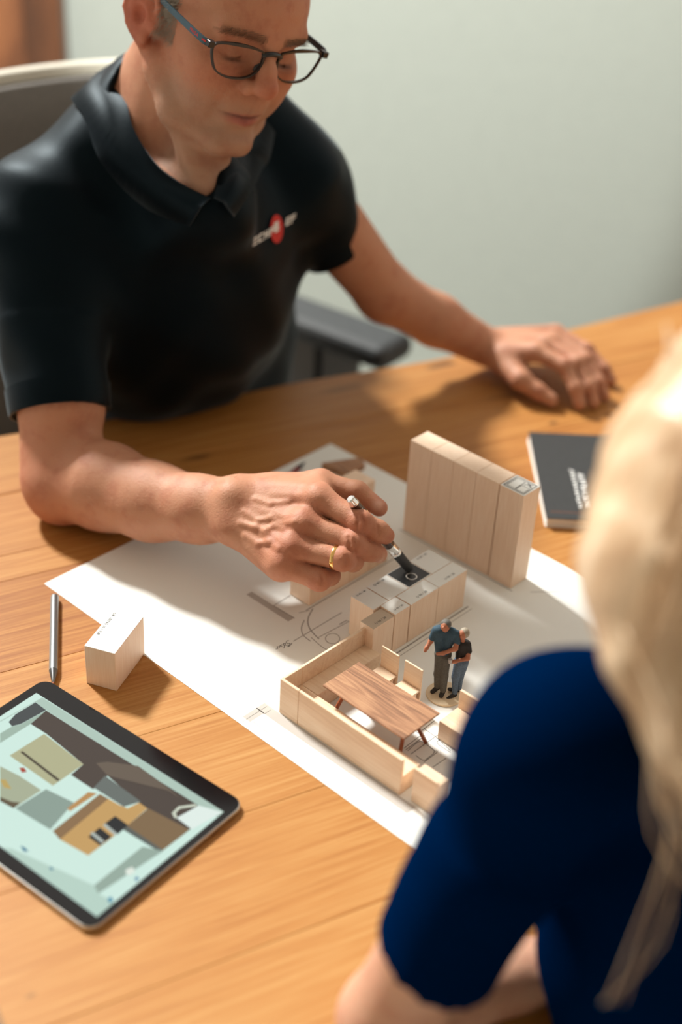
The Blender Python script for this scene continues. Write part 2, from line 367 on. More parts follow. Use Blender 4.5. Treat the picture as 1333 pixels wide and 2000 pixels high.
def np_mesh(name, V, Q, smooth=True, color=None):
    me = bpy.data.meshes.new(name); me.vertices.add(len(V)); me.vertices.foreach_set('co', np.asarray(V, np.float32).ravel())
    k = Q.shape[1]; me.loops.add(len(Q) * k); me.loops.foreach_set('vertex_index', Q.astype(np.int32).ravel())
    me.polygons.add(len(Q)); me.polygons.foreach_set('loop_start', np.arange(0, len(Q) * k, k, dtype=np.int32)); me.update(calc_edges=True); me.validate()
    if smooth: me.polygons.foreach_set('use_smooth', np.ones(len(me.polygons), bool))
    if color is not None:
        at_ = me.color_attributes.new('tone', 'FLOAT_COLOR', 'POINT'); c4 = np.ones((len(V), 4), np.float32); c4[:, :3] = color; at_.data.foreach_set('color', c4.ravel())
    return me
def relax(V, Q, it=1, w=0.5):
    e = np.concatenate([Q[:, [0, 1]], Q[:, [1, 2]], Q[:, [2, 3]], Q[:, [3, 0]]])
    for _ in range(it):
        s = np.zeros_like(V); c = np.zeros(len(V), V.dtype)
        for k in range(3): s[:, k] = np.bincount(e[:, 0], V[e[:, 1], k], len(V)) + np.bincount(e[:, 1], V[e[:, 0], k], len(V))
        c = np.bincount(e[:, 0], minlength=len(V)) + np.bincount(e[:, 1], minlength=len(V)); V = V * (1 - w) + s / c[:, None] * w
    return V.astype(np.float32)

# ------------------------------------------------------------------ the room
def structure(name, me, mat, loc=(0, 0, 0), rz=0.0): return tag(part(name, me, mat, None, loc, rz), kind='structure')
structure('floor', box_me((-4, -1.5, -0.05), (4, 3.6, 0.0)), floor_m)
structure('wall_back', box_me((-4, 3.0, 0.0), (4, 3.12, 1.28)), wall_m)
structure('unseen_ceiling', box_me((-4, -1.5, 2.6), (2.5, 1.45, 2.7)), plain('ceiling_paint', (0.72, 0.70, 0.66), 0.9))  # out of view; added to cut overhead light, ends short to let sun in
structure('unseen_wall_right', box_me((2.4, -1.5, 0.0), (2.5, 3.0, 2.6)), plain('side_wall_paint', (0.55, 0.52, 0.46), 0.9))  # out of view; added to block ambient light from this side
structure('unseen_wall_front', box_me((-4, -1.5, 0.0), (2.4, -1.4, 2.6)), MATS['side_wall_paint'])  # out of view; added to block ambient light from behind the camera
dr = thing('door_1', None, None, (-1.12, 2.99, 0.001)); tag(dr, kind='structure')
part('door_leaf', box_me((-0.40, -0.035, 0.005), (0.40, 0.005, 1.27), 0.003), door_m, dr)
for x in (-0.44, 0.44): part('casing', box_me((x - 0.04, -0.055, 0.0), (x + 0.04, 0.005, 1.28), 0.004), wood('casing_shade_wood', lin(56, 30, 14), lin(76, 42, 20), lin(96, 56, 30), (2, 2, 0.15)) if 'casing_shade_wood' not in MATS else MATS['casing_shade_wood'], dr)  # casing wood coloured darker for the shaded side of the frame

# ------------------------------------------------------------------ the table
TA = math.radians(29.5); cu, su_ = math.cos(TA), math.sin(TA)
def TB(u, v, z): return np.array([u * cu - v * su_, u * su_ + v * cu, TZ + z])
def uv(p): return p[0] * cu + p[1] * su_, -p[0] * su_ + p[1] * cu
TC = (1.15, 0.95)
tl = TB(TC[0], TC[1], -TZ)
def kn(x, y, rx, ry, w): q = uv(pz(x, y, 0)); return (q[0] - TC[0], q[1] - TC[1], rx, ry, w)
add_knots(table_m, [kn(865, 712, 0.030, 0.010, 0.75), kn(1081, 826, 0.012, 0.007, 0.8), kn(665, 760, 0.05, 0.012, 0.4), kn(385, 893, 0.03, 0.010, 0.55), kn(1000, 770, 0.09, 0.012, 0.3), kn(60, 1945, 0.006, 0.003, 0.4)])
tab = thing('dining_table', 'large oiled oak table of wide planks with a wavy far edge', 'table', tl, TA)
FAR = [(0.05, 1.47), (0.343, 1.451), (0.47, 1.440), (0.62, 1.438), (0.75, 1.439), (0.95, 1.427), (1.15, 1.436), (1.39, 1.453), (1.7, 1.47), (2.2, 1.46)]
farp = spline(FAR, 60); VB = [0.45, 0.628, 0.760, 0.885, 1.02, 1.160, 1.205, 1.32, None]
for i in range(8):
    v0, v1 = VB[i], VB[i + 1]; e = 0.0001
    left = 0.115
    if v1 is not None:
        if i == 0: poly = [(0.30, v0), (2.2, v0), (2.2, v1 - e), (0.115, v1 - e), (0.125, 0.58), (0.16, 0.52), (0.22, 0.47)]
        else: poly = [(left, v0 + e), (2.2, v0 + e), (2.2, v1 - e), (left, v1 - e)]
    else:
        fp = [p for p in farp if left < p[0] < 2.2]; poly = [(left, v0 + e), (2.2, v0 + e)] + [tuple(p) for p in fp[::-1]] + [(left, fp[0][1])]
    part('plank', prism_me([(p[0] - TC[0], p[1] - TC[1]) for p in poly], TZ - 0.038, TZ, 0.0005 if i < 7 else 0.003, 'plank'), table_m, tab)
part('apron', box_me((-0.80, -0.36, TZ - 0.10), (0.85, -0.33, TZ - 0.0385)), table_m, tab)
part('apron', box_me((-0.80, 0.27, TZ - 0.10), (0.85, 0.30, TZ - 0.0385)), table_m, tab)
for sx in (-0.86, 0.86):
    for sy in (-0.36, 0.30): part('leg', box_me((sx - 0.04, sy - 0.04, 0.0), (sx + 0.04, sy + 0.04, TZ - 0.0385), 0.004), table_m, tab)

# ------------------------------------------------------------------ the plan and the scale model (mm in the plan's own frame)
MA = math.radians(-41.5); ca, sa = math.cos(MA), math.sin(MA); MO = pz(90, 1143, 0)
def mw(a, b, z=0.0): a, b = a / 1000, b / 1000; return np.array([MO[0] + a * ca - b * sa, MO[1] + a * sa + b * ca, TZ + 0.0006 + z / 1000])
def pa(x, y, z=0.0):
    q = pz(x, y, z) - MO; return np.array([q[0] * ca + q[1] * sa, -q[0] * sa + q[1] * ca])
pl = thing('floor_plan_sheet', 'large white sheet with a printed floor plan lying under the wooden model', 'paper', mw(0, 0, -0.5), MA)
sh = part('sheet', box_me((-0.003, 0.0, 0.0), (0.592, 0.426, 0.0004)), paper_m, pl)
ZP = 0.00046
def pstroke(pts, w, sp=0):
    P = np.array([pa(*p) for p in pts]);
    if sp: P = spline(P, sp)
    return stroke(P, w, ZP)
def abstroke(pts, w): return stroke(np.array(pts) / 1000, w, ZP)
C5 = lambda x, y: (740 + x / 6.06, 1360 + y / 6.06)
C4 = lambda x, y: (440 + x / 4.166, 1080 + y / 4.166)
dark = [pstroke([C5(*p) for p in L], 0.0006, s) for L, s in (
    ([(345, 650), (440, 565), (490, 540), (530, 550), (600, 600), (655, 645), (650, 680), (590, 730), (545, 762), (500, 750), (440, 705)], 40),
    ([(380, 690), (560, 560), (720, 450)], 0), ([(540, 390), (670, 480), (850, 650)], 0), ([(470, 415), (505, 415), (660, 295)], 0), ([(300, 620), (500, 465), (440, 420)], 0),
    ([(320, 640), (535, 480), (550, 465), (490, 465)], 0), ([(745, 495), (690, 545), (710, 580), (850, 670)], 0), ([(640, 845), (800, 735)], 0), ([(535, 785), (690, 670), (700, 655), (670, 655)], 0))]
part('printed_lines', mesh_of('printed_lines', *multi(dark)), ink_m, pl)
pale = [pstroke([C4(*p) for p in L], w, s) for L, w, s in (
    ([(530, 350), (395, 432), (565, 535)], 0.0012, 0), ([(715, 455), (675, 540), (690, 620), (765, 705)], 0.0012, 20), ([(645, 550), (622, 610), (635, 670), (695, 722)], 0.001, 20),
    ([(555, 722), (950, 488)], 0.0009, 0), ([(755, 693), (1010, 560)], 0.0008, 0), ([(600, 490), (690, 470)], 0.0008, 0), ([(930, 585), (990, 552), (1020, 570)], 0.0012, 0),
    ([(875 + 58 * math.cos(t), 700 + 42 * math.sin(t)) for t in np.linspace(0, 6.3, 24)], 0.0008, 0), ([(700, 690), (830, 790), (960, 760)], 0.0008, 12))]
pale += [abstroke([(321, 150), (321, 292)], 0.0016), abstroke([(326, 150), (326, 292)], 0.0006), abstroke([(296, 33), (296, 10), (480, 10)], 0.0005), abstroke([(290, 4), (300, 4)], 0.0004), abstroke([(290, 4), (290, 34)], 0.0004),
         abstroke([(212, 165), (212, 300)], 0.0012), abstroke([(178, 347), (336, 347)], 0.0012), abstroke([(350, 360), (372, 385)], 0.0008), abstroke([(470, 60), (470, 130), (540, 130)], 0.0008)]  # stroke along the foot of the tall row is its grey shadow, drawn in
part('pale_lines_and_shadow', mesh_of('pale_lines_and_shadow', *multi(pale)), inklight_m, pl)
bands = [pstroke([C4(195, 330), C4(535, 548)], 0.0075), abstroke([(285, 30.5), (470, 30.5)], 0.011), abstroke([(290, 8), (290, 26)], 0.010)]
for bd in bands: part('grey_wall_band', mesh_of('grey_wall_band', *bd), greyband_m, pl)
hand = [pstroke([C4(*p) for p in L], 0.0007, 24) for L in (
    [(520, 716), (500, 722), (505, 742), (528, 738), (515, 760), (490, 752)], [(492, 735), (478, 778)], [(490, 742), (478, 738), (474, 752), (486, 755)], [(470, 752), (455, 750), (458, 766), (470, 764)], [(448, 755), (440, 775)],
    [(440, 768), (424, 766), (428, 782), (412, 785)], [(545, 735), (530, 755), (510, 770)])]
part('handwriting', mesh_of('handwriting', *multi(hand)), ink_m, pl)

def text_part(s, size, a, b, z, rz, parent, mat=ink_m, name='lettering'):
    me = text_me(s, size, name); o = part(name, me, mat, parent); o.location = (a, b, z); o.rotation_euler = (0, 0, rz); return o
def block(lab, a0, a1, b0, b1, h, top=None, txt=None, name='cabinet_block', grp='maple cabinet blocks', tpos=0.8, topm=None, size=0.0040):
    t = thing(name, lab, 'wooden block', mw((a0 + a1) / 2, (b0 + b1) / 2), MA, grp); w, d = (a1 - a0) / 2000, (b1 - b0) / 2000
    part('wood_body', box_me((-w, -d, 0), (w, d, h / 1000), 0.0003), maple_m, t)
    if top:
        part('paper_label', box_me((-w + 0.0002, -d + 0.0002, h / 1000), (w - 0.0002, d - 0.0002, h / 1000 + 0.0003)), topm or label_m, t)
        if txt: text_part(txt, size, (2 * tpos - 1) * w, 0, h / 1000 + 0.00045, math.pi / 2, t)
    return t
order = ['first', 'second', 'third', 'fourth']
for i in range(4): block(f'{order[i]} tall maple block from the left in the standing row', 181 + i * 30.0, 181 + i * 30.0 + 29.7, 349.5, 377.5, 115, name='tall_cabinet_block', grp='tall row of maple blocks')
t5 = block('tall maple block with a printed plan label on top, right end of row', 302.2, 332.2, 349, 377, 115, True, None, 'tall_cabinet_block', 'tall row of maple blocks')
lw = []
def rect_st(x0, y0, x1, y1, w): return stroke(np.array([(x0, y0), (x1, y0), (x1, y1), (x0, y1), (x0, y0)]) / 1000, w, 0.11545)
lw = [rect_st(-12.5, -11.5, 12.5, 11.5, 0.0012), rect_st(-10.5, -9, 0, 9, 0.0008), rect_st(1, -9.5, 11, 1, 0.0007), stroke(np.array([(2, 3), (6, 9), (10, 3), (5, 6), (9, 10)]) / 1000, 0.0008, 0.11545), stroke(np.array([(2, 10), (11, 4)]) / 1000, 0.0008, 0.11545)]
part('printed_plan', mesh_of('printed_plan', *multi(lw)), ink_m, t5)
G = 'white topped blocks of the kitchen island'
block('grey-topped low maple block marked U 60 / 30 at the near end of the island', 299, 316.3, 148, 178, 44, True, 'U 60 / 30', grp=G, topm=label_grey_m, tpos=0.74)
block('white-topped maple block marked U 45 / 30 in the island front row', 297.7, 317, 178.3, 200, 46, True, 'U 45 / 30', grp=G, size=0.0034, tpos=0.72)
block('long white-topped maple block in the middle of the island front row', 298, 317.2, 201.2, 243, 46, True, 'U 90 / 30', grp=G, tpos=0.78)
block('long white-topped maple block at the far end of the island front row', 298, 317.2, 243.4, 288, 46, True, 'U 90 / 30', grp=G, tpos=0.75)
block('white-topped maple block at the near end of the island back row', 267.5, 297.4, 168.5, 190, 46, True, 'U 45 / 60', grp=G, size=0.0034, tpos=0.12)
block('white-topped maple block beside the black hob in the island back row', 267.5, 297.4, 191, 220.5, 46, True, 'U 60 / 60', grp=G, tpos=0.12)
hb = block('maple block topped with the black square hob under the pen tip', 267, 297.6, 221, 255.5, 46, True, None, grp=G)
part('hob', box_me((-0.0142, -0.0162, 0.0463), (0.0140, 0.0160, 0.0468)), hob_m, hb)
ringo = [stroke([(0.0045 + 0.0052 * math.cos(t), -0.0015 + 0.0052 * math.sin(t)) for t in np.linspace(0, 6.2832, 32)], 0.0011, 0.04695)]
part('hob_ring', mesh_of('hob_ring', *multi(ringo)), white_ink_m, hb)
block('white-topped maple block at the far end of the island back row', 267, 297.6, 256, 287, 46, True, 'U 60 / 60', grp=G, tpos=0.12)
# low rows half hidden by the hand
for i in range(4):
    block(['low maple block at the near end of the row under the hand', 'low maple block second in the row under the hand', 'low maple block third in the row under the hand', 'low maple block at the far end of the row under the hand'][i], 181, 209, 172.5 + i * 30, 202 + i * 30, 45, name='low_cabinet_block', grp='low row behind the island')
block('maple block with its end showing above the thumb', 104, 134, 290, 352, 42, name='low_cabinet_block', grp='low row behind the island')
wd = thing('wooden_plate', 'thin brown wooden plate lying on the plan beyond the thumb', 'wooden plate', mw(50, 392), MA)
part('plate', prism_me([(-0.020, -0.016), (0.014, -0.012), (0.016, 0.020), (0.002, 0.028)], 0, 0.008, 0.0004), walnut_m, wd)
pc = thing('pencil', 'dark red pencil lying on the plan behind the hand', 'pencil', mw(20, 335), math.radians(64))
part('shaft', lathe_me([(0, 0.0036), (0.085, 0.0036)], (-0.07, 0, 0.004), (0.03, 0.0, 0.004), 6, smooth=False), plain('pencil_red', (0.22, 0.03, 0.03), 0.4), pc)
part('point', lathe_me([(0.0, 0.0036), (0.014, 0.0012), (0.019, 0.0003)], (0.015, 0, 0.004), (0.05, 0.0, 0.004), 6), ink_m, pc)
# benches
def bench(lab, a0, a1, b0, b1, side, seatw=22, h=40, sh_=20, name='bench_piece'):
    """side: where the thin backrest stands: 'a' (low a), 'b' (low b), 'B' (high b)"""
    t = thing(name, lab, 'model bench', mw((a0 + a1) / 2, (b0 + b1) / 2), MA, 'model corner bench'); w, d = (a1 - a0) / 2000, (b1 - b0) / 2000; th = 0.003
    bl, bh = {'a': ((-w, -d, 0), (-w + th, d, h / 1000)), 'b': ((-w, -d, 0), (w, -d + th, h / 1000)), 'B': ((-w, d - th, 0), (w, d, h / 1000))}[side]
    sl, sh2 = {'a': ((-w + th, -d, 0), (w, d, sh_ / 1000)), 'b': ((-w, -d + th, 0), (w, d, sh_ / 1000)), 'B': ((-w, -d, 0), (w, d - th, sh_ / 1000))}[side]
    part('backrest', box_me(bl, bh, 0.0004), mapleh_m, t); part('seat', box_me(sl, sh2, 0.0004), mapleh_m, t); return t
bench('maple bench piece with thin backrest along the short end of the walnut table', 303.5, 327, 62.4, 149, 'a')
cp = bench('small maple corner piece joining the two model benches', 303.5, 327, 36.5, 62, 'b')
part('side_backrest', box_me((-0.01175, -0.00975, 0.0202), (-0.00875, 0.01275, 0.040), 0.0004), mapleh_m, cp)
bench('long maple bench piece with thin backrest nearest the camera', 327.4, 451, 36.5, 62, 'b')
bench('maple bench piece with high back beside the blue shoulder', 427, 505, 116, 145.5, 'B', h=41, sh_=21)
bench('short maple bench piece at the right end of the long bench', 462, 488, 39, 54, 'b', h=38, sh_=33)
# chairs
def mchair(lab, a0):
    t = thing('model_chair', lab, 'model chair', mw(a0 + 10.6, 124), MA, 'model chairs'); w = 0.0106
    part('backrest', box_me((-w, 0.0098, 0.0), (w, 0.0116, 0.0455), 0.0003), mapleh_m, t)
    part('seat', box_me((-w, -0.0105, 0.0205), (w, 0.0098, 0.0222), 0.0003), mapleh_m, t)
    part('pedestal', box_me((-w + 0.002, -0.0075, 0.0), (w - 0.002, 0.0075, 0.0205), 0.0002), maple_m, t)
mchair('left of the two tiny maple chairs beside the walnut table', 339.5)
mchair('right of the two tiny maple chairs, nearer the couple figurine', 368)
# dining table of the model
md = thing('model_table', 'small walnut-veneer dining table standing inside the model bench', 'model table', mw(382.6, 85.2), MA)
part('table_top', box_me((-0.0491, -0.0243, 0.0352), (0.0491, 0.0243, 0.0370), 0.0004), walnut_m, md)
for sx in (-1, 1):
    for sy in (-1, 1):
        V, F = tube_arr([(sx * 0.034, sy * 0.004, 0.0352), (sx * 0.041, sy * 0.019, 0.0)], 0.0021, 4); part('leg', mesh_of('leg', V, F), legwood_m, md)
    part('crossbar', box_me((sx * 0.034 - 0.002, -0.012, 0.0325), (sx * 0.034 + 0.002, 0.012, 0.0352)), legwood_m, md)

# loose block
lz = math.radians(-17.0); L2 = pz(228, 1350, 0); lx = np.array([math.cos(lz), math.sin(lz), 0]); ly = np.array([-lx[1], lx[0], 0])
lb = thing('loose_block', 'loose maple block with white printed top beside the tablet', 'wooden block', L2 - lx * 0.0155 + ly * 0.03, lz)
part('wood_body', box_me((-0.0155, -0.03, 0), (0.0155, 0.03, 0.0442), 0.0003), maple_m, lb)
part('paper_label', box_me((-0.0153, -0.0298, 0.0442), (0.0153, 0.0298, 0.0445)), label_m, lb)
part('printed_line', mesh_of('printed_line', *stroke([(-0.014, -0.012), (0.014, -0.006)], 0.0002, 0.04462)), inklight_m, lb)
text_part('UK 100 65 65 / 128', 0.0044, -0.0118, 0.007, 0.0447, -math.pi / 2, lb)

# stylus
s0 = pz(107, 1164, 0.0043); s1 = pz(104, 1337, 0.0043); sl_ = np.linalg.norm(s1 - s0)
st = thing('stylus', 'grey metal stylus with a dark tip beside the tablet', 'stylus', (*s0[:2], TZ))
lo_ = lambda p, o: np.asarray(p, float) - np.asarray(o.location)
part('barrel', lathe_me([(0, 0.0022), (0.0012, 0.0038), (0.004, 0.0043), (sl_ - 0.020, 0.0043), (sl_ - 0.0198, 0.0041)], lo_(s0, st), lo_(s1, st), 20), stylus_m, st)
part('cone_tip', lathe_me([(sl_ - 0.0197, 0.0042), (sl_ - 0.004, 0.0016), (sl_ - 0.003, 0.0012)], lo_(s0, st), lo_(s1, st), 20), plain('dark_metal', (0.09, 0.09, 0.09), 0.35, metal=0.7), st)
part('nib', lathe_me([(sl_ - 0.003, 0.0011), (sl_ - 0.0005, 0.0008), (sl_, 0.0003)], lo_(s0, st), lo_(s1, st), 12), legwood_m, st)

# tablet
tc = [pz(94, 1336, 0.0), pz(481, 1578, 0.0), pz(182, 1828, 0.0)]
tx = tc[1] - tc[0]; tx /= np.linalg.norm(tx); trz = math.atan2(tx[1], tx[0]); ty = np.array([-tx[1], tx[0], 0])
tw, tdp = 0.2476, 0.1785
tcen = tc[1] - tx * tw / 2 - ty * tdp / 2
tb = thing('tablet', 'silver tablet with black bezel showing a kitchen plan app', 'tablet', (tcen[0], tcen[1], TZ), trz)
def rrect(w, d, r, n=8, oy=0):
    P = []
    for cx, cy, a0 in ((w - r, d - r, 0), (-w + r, d - r, 90), (-w + r, -d + r, 180), (w - r, -d + r, 270)):
        for k in range(n + 1): t = math.radians(a0 + 90 * k / n); P.append((cx + r * math.cos(t), cy + r * math.sin(t)))
    return P
part('case', prism_me(rrect(tw / 2, tdp / 2, 0.012), 0, 0.0060, 0.0018, 'case', 3), alu_m, tb)
part('glass', prism_me(rrect(tw / 2 - 0.0012, tdp / 2 - 0.0012, 0.011), 0.0060, 0.0064), glassblack_m, tb)
def tl_(x, y): q = pz(x, y, 0.0066) - tcen; return (q @ tx, q @ ty)
CT = lambda x, y: tl_(x / 2.666, 1320 + y / 2.666)
scr = [CT(220, 112), CT(1170, 705), CT(510, 1258)]
sx0 = -tw / 2 + 0.0105; sx1 = CT(1170, 705)[0]; sy1 = (CT(220, 112)[1] + CT(1170, 705)[1]) / 2; sy0 = CT(510, 1258)[1]
scr_o = part('screen', flat_me([(sx0, sy0), (sx1, sy0), (sx1, sy1), (sx0, sy1)], 0.00645), glow('screen_white', lin(204, 232, 222), 1.05), tb)
UI = [  # flat picture on the screen
 ('screen_bar', [(0, 235), (220, 112), (1170, 705), (1130, 735), (240, 178), (185, 135), (0, 240)], (176, 200, 188)),
 ('screen_wall', [(160, 250), (240, 180), (1030, 672), (990, 802), (760, 690), (560, 520), (485, 590), (370, 515), (435, 460), (240, 300)], (76, 66, 60)),
 ('screen_tool', [(45, 240), (80, 200), (185, 137), (240, 178), (110, 250), (62, 262)], (70, 76, 78)),
 ('screen_pale_wedge', [(60, 264), (110, 252), (240, 180), (160, 250), (0, 350), (0, 300)], (160, 184, 170)),  # pale grey-green wedge of the picture
 ('screen_cabinet', [(50, 415), (230, 302), (435, 460), (275, 572)], (178, 178, 142)),
 ('screen_cabinet_slot', [(105, 397), (118, 392), (312, 540), (300, 548)], (70, 62, 50)),
 ('screen_marble', [(0, 470), (100, 520), (215, 595), (70, 690), (0, 650)], (168, 176, 150)),
 ('screen_marble_stain', [(0, 540), (30, 540), (60, 590), (20, 580)], (190, 164, 96)),
 ('screen_marble_dark', [(0, 630), (60, 655), (105, 660), (70, 690), (0, 652)], (96, 84, 64)),
 ('screen_island', [(80, 690), (240, 590), (385, 660), (262, 800)], (140, 160, 150)),
 ('screen_shelf', [(350, 690), (460, 605), (505, 612), (365, 705)], (186, 142, 88)),
 ('screen_worktop', [(275, 808), (520, 615), (565, 640), (312, 852)], (140, 110, 76)),
 ('screen_fronts', [(312, 852), (565, 640), (620, 672), (665, 690), (725, 660), (768, 690), (662, 782), (600, 830), (460, 935)], (198, 158, 98)),
 ('screen_grey_panel', [(488, 582), (548, 520), (735, 655), (645, 682)], (104, 112, 108)),
 ('screen_oven', [(460, 838), (520, 790), (582, 838), (522, 884)], (30, 34, 38)),
 ('screen_oven', [(548, 768), (600, 730), (668, 778), (612, 826)], (32, 36, 40)),
 ('screen_oven_trim', [(470, 822), (484, 812), (544, 860), (530, 872)], (176, 186, 180)),
 ('screen_oven_trim', [(536, 778), (548, 768), (612, 822), (598, 832)], (176, 186, 180)),
 ('screen_table', [(662, 782), (772, 690), (988, 802), (850, 908)], (128, 104, 74)),
 ('screen_table_edge', [(640, 800), (662, 782), (850, 908), (838, 922)], (90, 96, 92)),
 ('screen_white_patch', [(920, 740), (1035, 676), (1160, 710), (1000, 800)], (226, 240, 234)),  # white patch at the right of the picture
 ('screen_mug_handle', [(895, 715), (930, 680), (1020, 668), (1025, 680), (940, 692), (915, 715), (925, 740), (910, 742)], (206, 214, 196)),
 ('screen_mirror', [(500, 455), (560, 448), (720, 470), (860, 570), (940, 640), (880, 600), (560, 520)], (104, 92, 80)),
 ('screen_footer', [(490, 1092), (742, 890), (850, 912), (512, 1135)], (150, 172, 160)),
 ('screen_footer', [(0, 905), (60, 900), (490, 1092), (512, 1135), (600, 1180), (510, 1256), (380, 1165), (0, 925)], (184, 212, 200)),
 ('screen_button', [(655, 1010), (690, 995), (705, 1020), (675, 1040), (655, 1030)], (228, 236, 226)),
 ('screen_icon', [(105, 885), (130, 895), (150, 915), (125, 915)], (60, 120, 150)),
 ('screen_icon', [(255, 1000), (270, 995), (280, 1010), (265, 1015)], (90, 140, 160)),
 ('screen_icon', [(560, 1160), (580, 1150), (590, 1170), (570, 1185)], (60, 140, 170)),
 ('screen_icon', [(700, 1055), (716, 1045), (724, 1058), (708, 1070)], (70, 130, 170)),
 ('screen_item', [(100, 480), (125, 478), (140, 500), (115, 505)], (170, 70, 50)),
]
uim = {}
for i, (n_, pts, c) in enumerate(UI):
    if c not in uim: uim[c] = glow('screen_colour', lin(*c), 1.0)
    P = [CT(*p) for p in pts]; P = [(min(max(p[0], sx0), sx1), min(max(p[1], sy0), sy1)) for p in P]
    part(n_, flat_me(P, 0.00648 + i * 0.000012), uim[c], scr_o)

# notebook
nb_c = [pz(1033, 843, 0.012), pz(1068, 1012, 0.012)]; nd = nb_c[0] - nb_c[1]; nL = np.linalg.norm(nd); nrz = math.atan2(nd[1], nd[0]) - math.pi / 2
nb = thing('notebook', 'black notebook with white lettering on the table behind the blonde hair', 'notebook', (nb_c[1][0], nb_c[1][1], TZ), nrz)
part('pages', box_me((0.001, 0.001, 0.001), (0.147, nL - 0.001, 0.0108)), pages_m, nb)
part('cover', box_me((0, 0, 0.0108), (0.148, nL, 0.012), 0.0004), notebook_m, nb); part('back_cover', box_me((0, 0, 0), (0.148, nL, 0.001)), pages_m, nb)
bars = []
for r_, (x, y0, n_, hgt_) in enumerate(((0.052, 0.028, 12, 0.0075), (0.042, 0.026, 13, 0.0045))):
    y = y0
    for k in range(n_):
        w = 0.003 + 0.003 * random.random(); bars.append(stroke([(x - hgt_ / 2, y), (x + hgt_ / 2, y + 0.001)], w * 0.55, 0.01215)); bars.append(stroke([(x + hgt_ / 2 * random.choice((-1, 0, 1)), y), (x + hgt_ / 2 * random.choice((-1, 0, 1)), y + w)], 0.0012, 0.01215)); y += w + 0.002
part('lettering', mesh_of('lettering', *multi(bars)), white_ink_m, nb)
part('copper_line', box_me((0.006, 0.0135, 0.012), (0.120, 0.0145, 0.0122)), plain('copper_print', (0.22, 0.07, 0.03), 0.5), nb)

# ------------------------------------------------------------------ office chair
af = uv(pz(738, 668, -0.075)); CU = 0.575; CV = 1.66
ch = thing('office_chair', 'grey office chair with pale backrest rim behind the man', 'office chair', TB(CU, CV, -TZ), TA)
def cl(u, v, z): return (u - CU, v - CV, TZ + z)
def backme(th0, th1, w, z0, z1, vo):
    bm = bmesh.new(); rows = []
    for iz in range(13):
        z = z0 + (z1 - z0) * iz / 12; row = []
        f = iz / 12; ww = w * (0.90 + 0.10 * math.sin(math.pi * min(1, f * 1.1))) * (1 - 0.10 * max(0, (f - 0.85) / 0.15) ** 2)
        for ix in range(17):
            x = -1 + 2 * ix / 16; row.append((x * ww, vo + 0.10 * f + 0.02 * math.sin(f * 5) - 0.05 * x * x, z - 0.03 * max(0, abs(x) - 0.6) ** 2 * f * 6))
        rows.append(row)
    A0 = [[bm.verts.new((p[0], p[1] + th0, p[2])) for p in r] for r in rows]; A1 = [[bm.verts.new((p[0], p[1] + th1, p[2])) for p in r] for r in rows]
    for i in range(12):
        for j in range(16): bm.faces.new((A0[i][j], A0[i][j + 1], A0[i + 1][j + 1], A0[i + 1][j])); bm.faces.new((A1[i][j + 1], A1[i][j], A1[i + 1][j], A1[i + 1][j + 1]))
    for i in range(12):
        bm.faces.new((A0[i + 1][0], A1[i + 1][0], A1[i][0], A0[i][0])); bm.faces.new((A0[i][16], A1[i][16], A1[i + 1][16], A0[i + 1][16]))
    for j in range(16):
        bm.faces.new((A0[0][j], A1[0][j], A1[0][j + 1], A0[0][j + 1])); bm.faces.new((A0[12][j + 1], A1[12][j + 1], A1[12][j], A0[12][j]))
    bmesh.ops.recalc_face_normals(bm, faces=bm.faces); return bm_mesh('back', bm, True)
part('backrest_shell', backme(0.012, 0.035, 0.255, -0.26, 0.336, 0.02), chair_shell_m, ch).location = (0, 0, TZ)
part('backrest_cushion', backme(-0.012, 0.0115, 0.248, -0.25, 0.325, 0.02), chair_mesh_m, ch).location = (0, 0, TZ)
part('seat', box_me((-0.25, -0.28, 0.44), (0.25, 0.20, 0.50), 0.02, 'seat', 3), softblack_m, ch)
part('back_bracket', box_me((-0.04, 0.06, 0.40), (0.04, 0.12, 0.56), 0.01), black_m, ch)
part('gas_column', lathe_me([(0, 0.03), (0.30, 0.03)], (0, 0, 0.12), (0, 0, 0.5), 16), black_m, ch)
dU = af[0] - CU; fv = af[1] - CV
for s in (1, -1):
    pd = part('armrest_pad', box_me((-0.045, -0.14, -0.02), (0.045, 0.14, 0.02), 0.018, 'pad', 4), softblack_m, ch); pd.location = (s * dU - s * 0.03, fv + 0.11, TZ - 0.095); pd.rotation_euler = (0, 0, s * math.radians(26))
    part('armrest_post', box_me((s * dU - 0.06, fv + 0.08, 0.46), (s * dU + 0.025, fv + 0.20, TZ - 0.10), 0.01), black_m, ch)
    part('armrest_arm', box_me((min(s * dU + s * 0.02, s * 0.2), fv + 0.14, 0.43), (max(s * dU + s * 0.02, s * 0.2), fv + 0.20, 0.465), 0.008), black_m, ch)
for k in range(5):
    t = 2 * math.pi * k / 5 + 0.3; e = (0.29 * math.cos(t), 0.29 * math.sin(t))
    part('base_leg', tube_me([(0, 0, 0.13), (e[0] * 0.5, e[1] * 0.5, 0.12), (e[0], e[1], 0.075)], [0.028, 0.024, 0.018], 8), black_m, ch)
    part('caster', lathe_me([(0, 0.022), (0.004, 0.030), (0.04, 0.030), (0.044, 0.022)], (e[0] - 0.022 * math.sin(t), e[1] + 0.022 * math.cos(t), 0.031), (e[0] + 0.1 * math.sin(t), e[1] - 0.1 * math.cos(t), 0.031), 16), black_m, ch)

